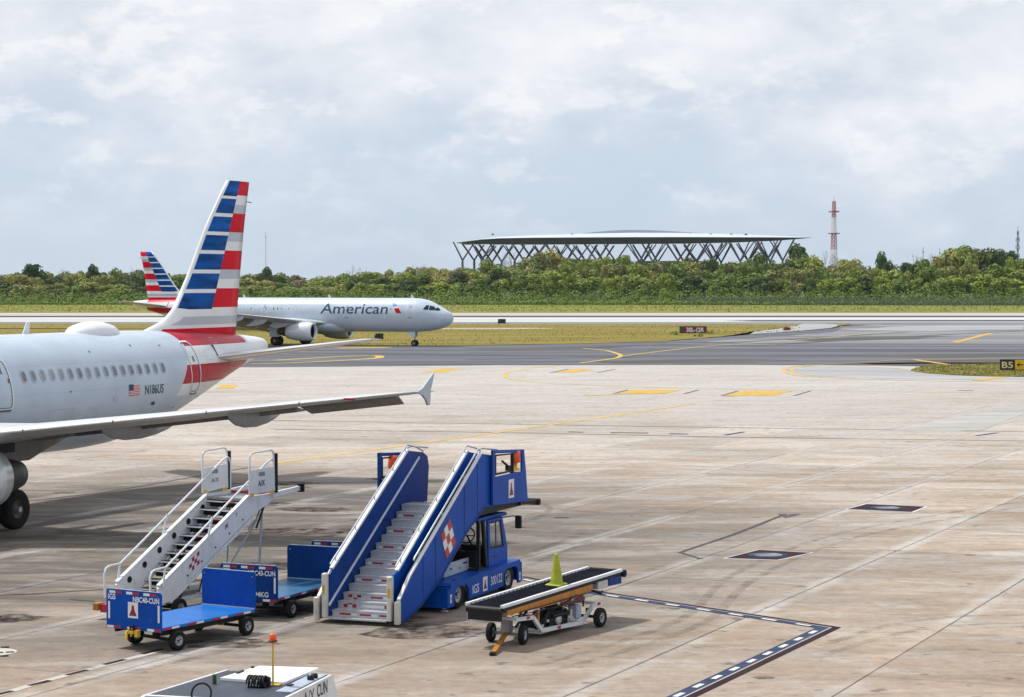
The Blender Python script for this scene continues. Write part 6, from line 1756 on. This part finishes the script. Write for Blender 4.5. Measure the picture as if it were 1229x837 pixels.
def clump_crown(seed, rx, rz, zc, ncl, nleaf, sz, sparse=0.0):
    """leaf mass made of clumps spread through a rounded crown"""
    rnd = random.Random(seed); b = MB(); cl = []
    for i in range(ncl):
        while True:
            q = Vector((rnd.uniform(-1, 1), rnd.uniform(-1, 1), rnd.uniform(-.9, 1)))
            if .35 < q.length < 1: break
        k = 1.0 if q.z > -.2 else .85
        cl.append((Vector((q.x * rx * k, q.y * rx * k, zc + q.z * rz)), rnd.uniform(.30, .56) * rx))
    for c, r in cl:
        for j in range(nleaf):
            d = Vector((rnd.gauss(0, 1), rnd.gauss(0, 1), rnd.gauss(.25, 1))).normalized()
            p = c + Vector((d.x, d.y, d.z * .8)) * r * rnd.uniform(.75, 1.08)
            nrm = (d + Vector((rnd.gauss(0, .22), rnd.gauss(0, .22), rnd.gauss(.10, .22)))).normalized()
            leaf_quad(b, p, nrm, sz, rnd)
    return b, cl

def trunk_mesh(seed, h, cl, r0):
    rnd = random.Random(seed); b = MB()
    p1 = Vector((rnd.uniform(-.3, .3), rnd.uniform(-.3, .3), h * .45)); p2 = Vector((rnd.uniform(-.6, .6), rnd.uniform(-.6, .6), h * .75))
    b.tube([(0, 0, -.3), p1, p2], [r0, r0 * .75, r0 * .45], 6)
    for c, r in cl[:7]: b.tube([p1.lerp(p2, rnd.random()), p1.lerp(c, .6) + Vector((0, 0, .4)), c], [r0 * .4, r0 * .25, r0 * .1], 5)
    return b
VAR = []
for k in range(9):
    h = 11.0
    b, cl = clump_crown(100 + k, 3.7 + .25 * (k % 3), 3.9 + .3 * (k % 2), 7.0, 15 + 2 * (k % 4), 84, .80)
    VAR.append((b, trunk_mesh(200 + k, h, cl, .28)))
BARE = []
for k in range(3):
    rnd = random.Random(60 + k); b = MB()
    def limb(p, d, L, r, dep):
        q = p + d * L; b.tube([p, p.lerp(q, .5) + Vector((rnd.uniform(-.1, .1), rnd.uniform(-.1, .1), 0)) * L, q], [r, r * .8, r * .6], 4, caps=False)
        if dep: 
            for _ in range(3): limb(q, (d + Vector((rnd.gauss(0, .5), rnd.gauss(0, .5), rnd.gauss(.15, .25)))).normalized(), L * rnd.uniform(.6, .8), r * .55, dep - 1)
    limb(Vector((0, 0, 0)), Vector((0, 0, 1)), 4.2, .26, 4)
    BARE.append(b)
mesh_cache = {}
def tree(x, y, h, wid, var, leaf, label, group, name='broadleaf_tree', z0=0.05):
    o = empty(name, (x, y, z0), random.uniform(0, 6.28), label, 'tree', group)
    key = (var, leaf)
    if key not in mesh_cache:
        c = VAR[var][0].build('crown', LEAF[leaf], o); t = VAR[var][1].build('trunk', M['palebark'] if leaf in ('olive', 'brown') else M['bark'], o)
        mesh_cache[key] = (c, t)
    else:
        c = link_copy(mesh_cache[key][0], o); t = link_copy(mesh_cache[key][1], o)
    k = h / 11.2
    for q in (c, t): q.scale = (wid, wid, k)
    return o
PROF = [(-150, 325), (0, 325), (15, 324), (40, 319), (62, 325), (100, 323), (160, 321), (200, 325), (250, 328), (300, 327), (318, 321), (335, 329), (400, 327), (450, 323), (500, 318), (550, 316), (575, 311), (600, 308), (640, 305), (662, 301), (680, 306), (705, 303), (740, 302), (770, 306), (810, 305), (850, 309), (872, 308), (895, 303), (935, 309), (957, 299), (970, 302), (985, 309), (1005, 308), (1050, 312), (1062, 305), (1080, 311), (1130, 308), (1145, 300), (1163, 294), (1182, 299), (1200, 306), (1229, 307), (1400, 308)]
def vtop(u):
    for a, c in zip(PROF, PROF[1:]):
        if u <= c[0]: return a[1] + (c[1] - a[1]) * max(0, (u - a[0])) / (c[0] - a[0])
    return PROF[-1][1]
rnd = random.Random(11)
LAB = {'dark': 'dark green leafy tree in the wood behind the runway', 'mid': 'mid green leafy tree in the wood behind the runway', 'olive': 'pale olive tree in the wood behind the runway',
       'bright': 'fresh green leafy tree in the wood behind the runway', 'brown': 'dry brownish tree in the wood behind the runway'}
SETS = {}
KIND = {'dark': 'dark green', 'mid': 'mid green', 'olive': 'pale olive', 'bright': 'fresh green', 'brown': 'dry brownish'}
ntree = 0
for row, (dy, frac) in enumerate(((18, .60), (34, .80), (52, .93), (70, .90))):
    u = -60.0
    while u < 1300:
        Y = (812 - 28 * max(0, min(1, (u - 500) / 700))) + dy + rnd.uniform(-6, 6)
        zt_ = HC + (YH - vtop(u)) * Y / F
        h = zt_ * frac * rnd.uniform(.84, 1.04)
        q = rnd.random() + (.12 if u < 300 else 0)
        if row == 0: leaf = 'bright' if q < .50 else ('mid' if q < .80 else ('dark' if q < .92 else 'olive'))
        else: leaf = 'olive' if q < .27 else ('mid' if q < .58 else ('dark' if q < .76 else ('brown' if q < .82 else 'bright')))
        if u < 420 and leaf == 'bright': leaf = 'olive' if rnd.random() < .5 else 'mid'
        x = (u - 614.5) * Y / F
        zone = next(t_ for lim, t_ in ((95, 'at the left end'), (165, 'left of the far tail'), (300, 'behind the tall tail'), (420, 'above the taxiing airliner'), (545, 'left of the hall'),
                                      (700, 'under the left of the hall'), (850, 'under the middle of the hall'), (985, 'under the right of the hall'), (1110, 'right of the lattice mast'), (2000, 'at the right end')) if u < lim)
        lb = '%s %s tree %s' % (KIND[leaf], ('front row', 'second row', 'third row', 'back row')[row], zone)
        SETS.setdefault(lb, []).append((u, tree(x, Y, h, rnd.uniform(.75, 1.40) * (1.0 if row < 2 else .95), rnd.randrange(9), leaf, lb, 'trees of the wood')))
        ntree += 1
        u += rnd.uniform(17, 25)
ORD = ['leftmost', 'second', 'third', 'fourth', 'fifth', 'sixth', 'seventh', 'eighth']
NUM = ['', '', 'two', 'three', 'four', 'five', 'six', 'seven', 'eight']
for lb, q in SETS.items():
    q.sort(key=lambda t_: t_[0])
    if len(q) > 1:
        for i, (u, o) in enumerate(q):
            o["label"] = lb + (', leftmost of %s' % NUM[len(q)] if i == 0 else ', rightmost of %s' % NUM[len(q)] if i == len(q) - 1 else ', %s from left of %s' % (ORD[i], NUM[len(q)]))
def one_tree(u, v, Y, wid, leaf, label, var=0):
    zt_ = HC + (YH - v) * Y / F
    tree((u - 614.5) * Y / F, Y, zt_, wid, var, leaf, label, 'trees standing above the wood')
one_tree(1162, 292.5, 836, 2.1, 'mid', 'tallest broad tree crown near the right edge of the wood', 1)
one_tree(1138, 299, 832, 1.3, 'olive', 'olive shoulder tree just left of the tallest broad crown', 4)
one_tree(1188, 300, 834, 1.4, 'dark', 'dark tree just right of the tallest broad crown', 5)
one_tree(957, 298, 870, 1.35, 'dark', 'dark rounded tree under the right end of the hall roof', 2)
one_tree(972, 303, 872, 1.0, 'dark', 'smaller dark tree close left of the red and white mast', 6)
one_tree(664, 302, 850, 1.35, 'olive', 'yellowish olive tree rising in front of the hall columns', 3)
one_tree(648, 306, 846, 1.0, 'olive', 'second yellowish tree in front of the hall, a little lower', 7)
one_tree(319, 320, 860, .8, 'dark', 'small dark tree sticking up right of the tall tail', 8)
one_tree(40, 317.5, 855, 1.0, 'dark', 'dark tree standing highest at the left end of the wood', 0)
one_tree(111, 321, 862, .8, 'dark', 'lone dark tree top left of the far tail', 2)
one_tree(1061, 305, 866, .9, 'dark', 'dark pointed tree top right of the red and white mast', 3)
one_tree(1197, 300, 862, .9, 'dark', 'dark small tree top near the thin antenna mast', 1)
one_tree(1213, 304, 862, .8, 'dark', 'last dark tree top beside the thin antenna mast', 7)
BW = ['top left', 'left of the far tail', 'close left of the far tail', 'left of the hall, first of four', 'left of the hall, second of four', 'left of the hall, third of four', 'left of the hall, fourth of four', 'in front of the left hall columns', 'second in front of the left hall columns', 'in front of the hall near the yellowish tree', 'in front of the right hall columns', 'second in front of the right hall columns', 'touching the left of the lattice mast', 'touching the right of the lattice mast', 'beside the left skyline pole', 'beside the right skyline pole', 'behind the tallest broad tree', 'at the left end of the hall']
for i, (u, v) in enumerate(((75, 322), (152, 319), (178, 320), (422, 318), (444, 321), (497, 317), (512, 316), (606, 304), (617, 302), (707, 303), (898, 303), (912, 305), (990, 300), (1012, 300), (1097, 304), (1120, 304), (1150, 291), (585, 312))):
    Y = 852 + (i % 5) * 4; x = (u - 614.5) * Y / F; zt_ = HC + (YH - v) * Y / F
    o = empty('bare_tree', (x, Y, .05), i * 1.3, 'leafless grey twiggy tree above the wood, ' + BW[i], 'tree', 'bare trees of the wood')
    key = ('bare', i % 3)
    if key not in mesh_cache:
        mesh_cache[key] = BARE[i % 3].build('trunk', M['palebark'], o); t = mesh_cache[key]
    else: t = link_copy(mesh_cache[key], o)
    hh = max(v_[2] for v_ in BARE[i % 3].v); t.scale = (zt_ / hh * .6, zt_ / hh * .6, zt_ / hh)

# scrub along the foot of the wood: nobody could count it
b = MB(); rnd = random.Random(21)
x = -340.0
while x < 300:
    u0 = 614.5 + x * F / 800
    Yf = 806 - 26 * max(0, min(1, (u0 - 500) / 700))
    for rowk in range(4):
        cx_, cy_ = x + rnd.uniform(-1.6, 1.6), Yf + rowk * 3.4 + rnd.uniform(-1, 1)
        top = (1.6, 3.4, 5.0, 6.4)[rowk] * rnd.uniform(.75, 1.15) * (.85 if u0 < 300 else 1.0)
        rr = rnd.uniform(1.7, 2.9)
        for j in range(46):
            d = Vector((rnd.gauss(0, 1), rnd.gauss(-.35, 1), rnd.gauss(.35, .9))).normalized()
            p = Vector((cx_, cy_, top * .45)) + Vector((d.x * rr, d.y * rr * .8, d.z * top * .55)) * rnd.uniform(.8, 1.06)
            if p.z < .1: p.z = rnd.uniform(.1, .8)
            nrm = (d + Vector((rnd.gauss(0, .4), rnd.gauss(0, .4), rnd.gauss(.3, .4)))).normalized()
            leaf_quad(b, p, nrm, .62, rnd)
    x += 2.1
tag(b.build('scrub', LEAF['scrub']), 'bright green scrub along the foot of the wood', 'scrub', kind='stuff')
# far mass of forest closing the gaps behind
b = MB()
for i in range(2100):
    x = rnd.uniform(-430, 380); y = rnd.uniform(905, 960)
    u = 614.5 + x * F / y; h = (HC + (YH - vtop(u)) * y / F) * rnd.uniform(.62, .86)
    for j in range(16):
        d = Vector((rnd.gauss(0, 1), rnd.gauss(-.2, 1), rnd.gauss(.4, 1))).normalized()
        leaf_quad(b, Vector((x, y, h - 3.2)) + d * 3.2, d, 1.5, rnd)
tag(b.build('distant_wood', LEAF['dark']), 'dark mass of forest filling the gaps behind the trees', 'forest', kind='stuff')

# grass tufts that roughen the edges of the grass
b = MB()
def tuft(p, h, n=3):
    for k in range(n):
        a_ = rnd.uniform(0, 6.28); d = Vector((math.cos(a_), math.sin(a_), 0)); w = d.cross(Vector((0, 0, 1))) * h * .22
        q = p + d * h * .3
        b.add([q - w, q + w, q + d * h * .5 + Vector((0, 0, h * rnd.uniform(.7, 1.2)))], [(0, 1, 2)])
I = [ground(*p) if len(p) < 3 else Vector((p[0], p[1], 0)) for p in isl]
def inside(P, x, y):
    c = False; j = len(P) - 1
    for i in range(len(P)):
        if (P[i].y > y) != (P[j].y > y) and x < (P[j].x - P[i].x) * (y - P[i].y) / (P[j].y - P[i].y) + P[i].x: c = not c
        j = i
    return c
k = 0
while k < 5200:
    x, y = rnd.uniform(32, 52), rnd.uniform(176, 212)
    if inside(I, x, y): tuft(Vector((x, y, .085)), rnd.uniform(.04, .13)); k += 1
tag(b.build('island_grass_tufts', M['islandgrass']), 'rough grass on the island by the taxiway sign', 'grass', kind='stuff')
b = MB()
for k in range(4500):
    u = rnd.uniform(-20, 960); x = 0
    f0 = ground(u, 389.4).y; f1 = ground(u, 415.3 - max(0, (u - 545)) * .041).y
    y = f1 + (f0 - f1) * rnd.random() ** 1.3
    tuft(Vector(((u - 614.5) * y / F, y, .045)), rnd.uniform(.08, .22), 2)
tag(b.build('dry_grass_tufts', M['drygrass']), 'dry yellow grass between taxiway and runway', 'grass', kind='stuff')
b = MB()
for k in range(7000):
    y = rnd.uniform(600, 806); x = rnd.uniform(-200, 200)
    tuft(Vector((x, y, .05)), rnd.uniform(.15, .55) * (1.6 if rnd.random() < .04 else 1), 2)
tag(b.build('far_grass_tufts', M['grass']), 'green verge grass beyond the runway', 'grass', kind='stuff')
for i, (u, v) in enumerate(((809, 402.4), (852, 401.0), (838, 404.6))):
    p = ground(u, v); b = MB()
    for j in range(60):
        d = Vector((rnd.gauss(0, 1), rnd.gauss(0, 1), abs(rnd.gauss(.4, 1)))).normalized()
        leaf_quad(b, p + Vector((d.x * .7, d.y * .7, d.z * .55 + .05)), d, .28, rnd)
    tag(b.build('shrub', LEAF['mid']), ('small bush just left of the dark red holding sign', 'small bush just right of the dark red holding sign', 'low bush at the edge of the asphalt below the holding sign')[i], 'shrub')

# chain-link fence in front of the wood on the right
fm = bpy.data.materials.new('chain_link'); fm.use_nodes = True
t = fm.node_tree; pb = t.nodes["Principled BSDF"]; pb.inputs["Base Color"].default_value = (.10, .13, .13, 1); pb.inputs["Roughness"].default_value = .6
pb.inputs["Alpha"].default_value = .26
fx0, fx1, fy0, fy1 = 60.0, 195.0, 795.0, 772.0
fr = empty('chain_link_fence', (fx0, fy0, .05), 0, 'chain link fence on thin posts along the foot of the wood', 'fence')
L_ = Vector((fx1 - fx0, fy1 - fy0, 0)); nP = 46
b = MB(); b.box(-.02, .02, -.02, .02, 0, 3.1)
pp = None
for i in range(nP + 1):
    if pp is None: pp = b.build('fence_post', M['mastgrey'], fr); pp.scale = (2.0, 2.0, 1)
    else:
        q = link_copy(pp, fr); q.location = L_ * (i / nP)
b = MB(); d = L_; e1 = Vector((-d.y, d.x, 0)).normalized() * .01
b.add([e1 * -1, d - e1, d + e1, e1, e1 * -1 + Vector((0, 0, 2.9)), d - e1 + Vector((0, 0, 2.9)), d + e1 + Vector((0, 0, 2.9)), e1 + Vector((0, 0, 2.9))], [(0, 1, 5, 4), (2, 3, 7, 6), (4, 5, 6, 7)])
b.build('mesh_panel', fm, fr)

# ------------------------------------------------------------------ air: a thin even haze over the whole field
hm = bpy.data.materials.new('haze'); hm.use_nodes = True
t = hm.node_tree; t.nodes.clear()
o_ = t.nodes.new("ShaderNodeOutputMaterial"); pv = t.nodes.new("ShaderNodeVolumePrincipled")
pv.inputs["Color"].default_value = (.86, .92, 1.0, 1); pv.inputs["Density"].default_value = .000032; pv.inputs["Anisotropy"].default_value = .2
t.links.new(pv.outputs[0], o_.inputs["Volume"])
b = MB(); b.box(-3020, 3020, -320, 3620, -1.3, 66)
b.build('haze', hm, kind='stuff')
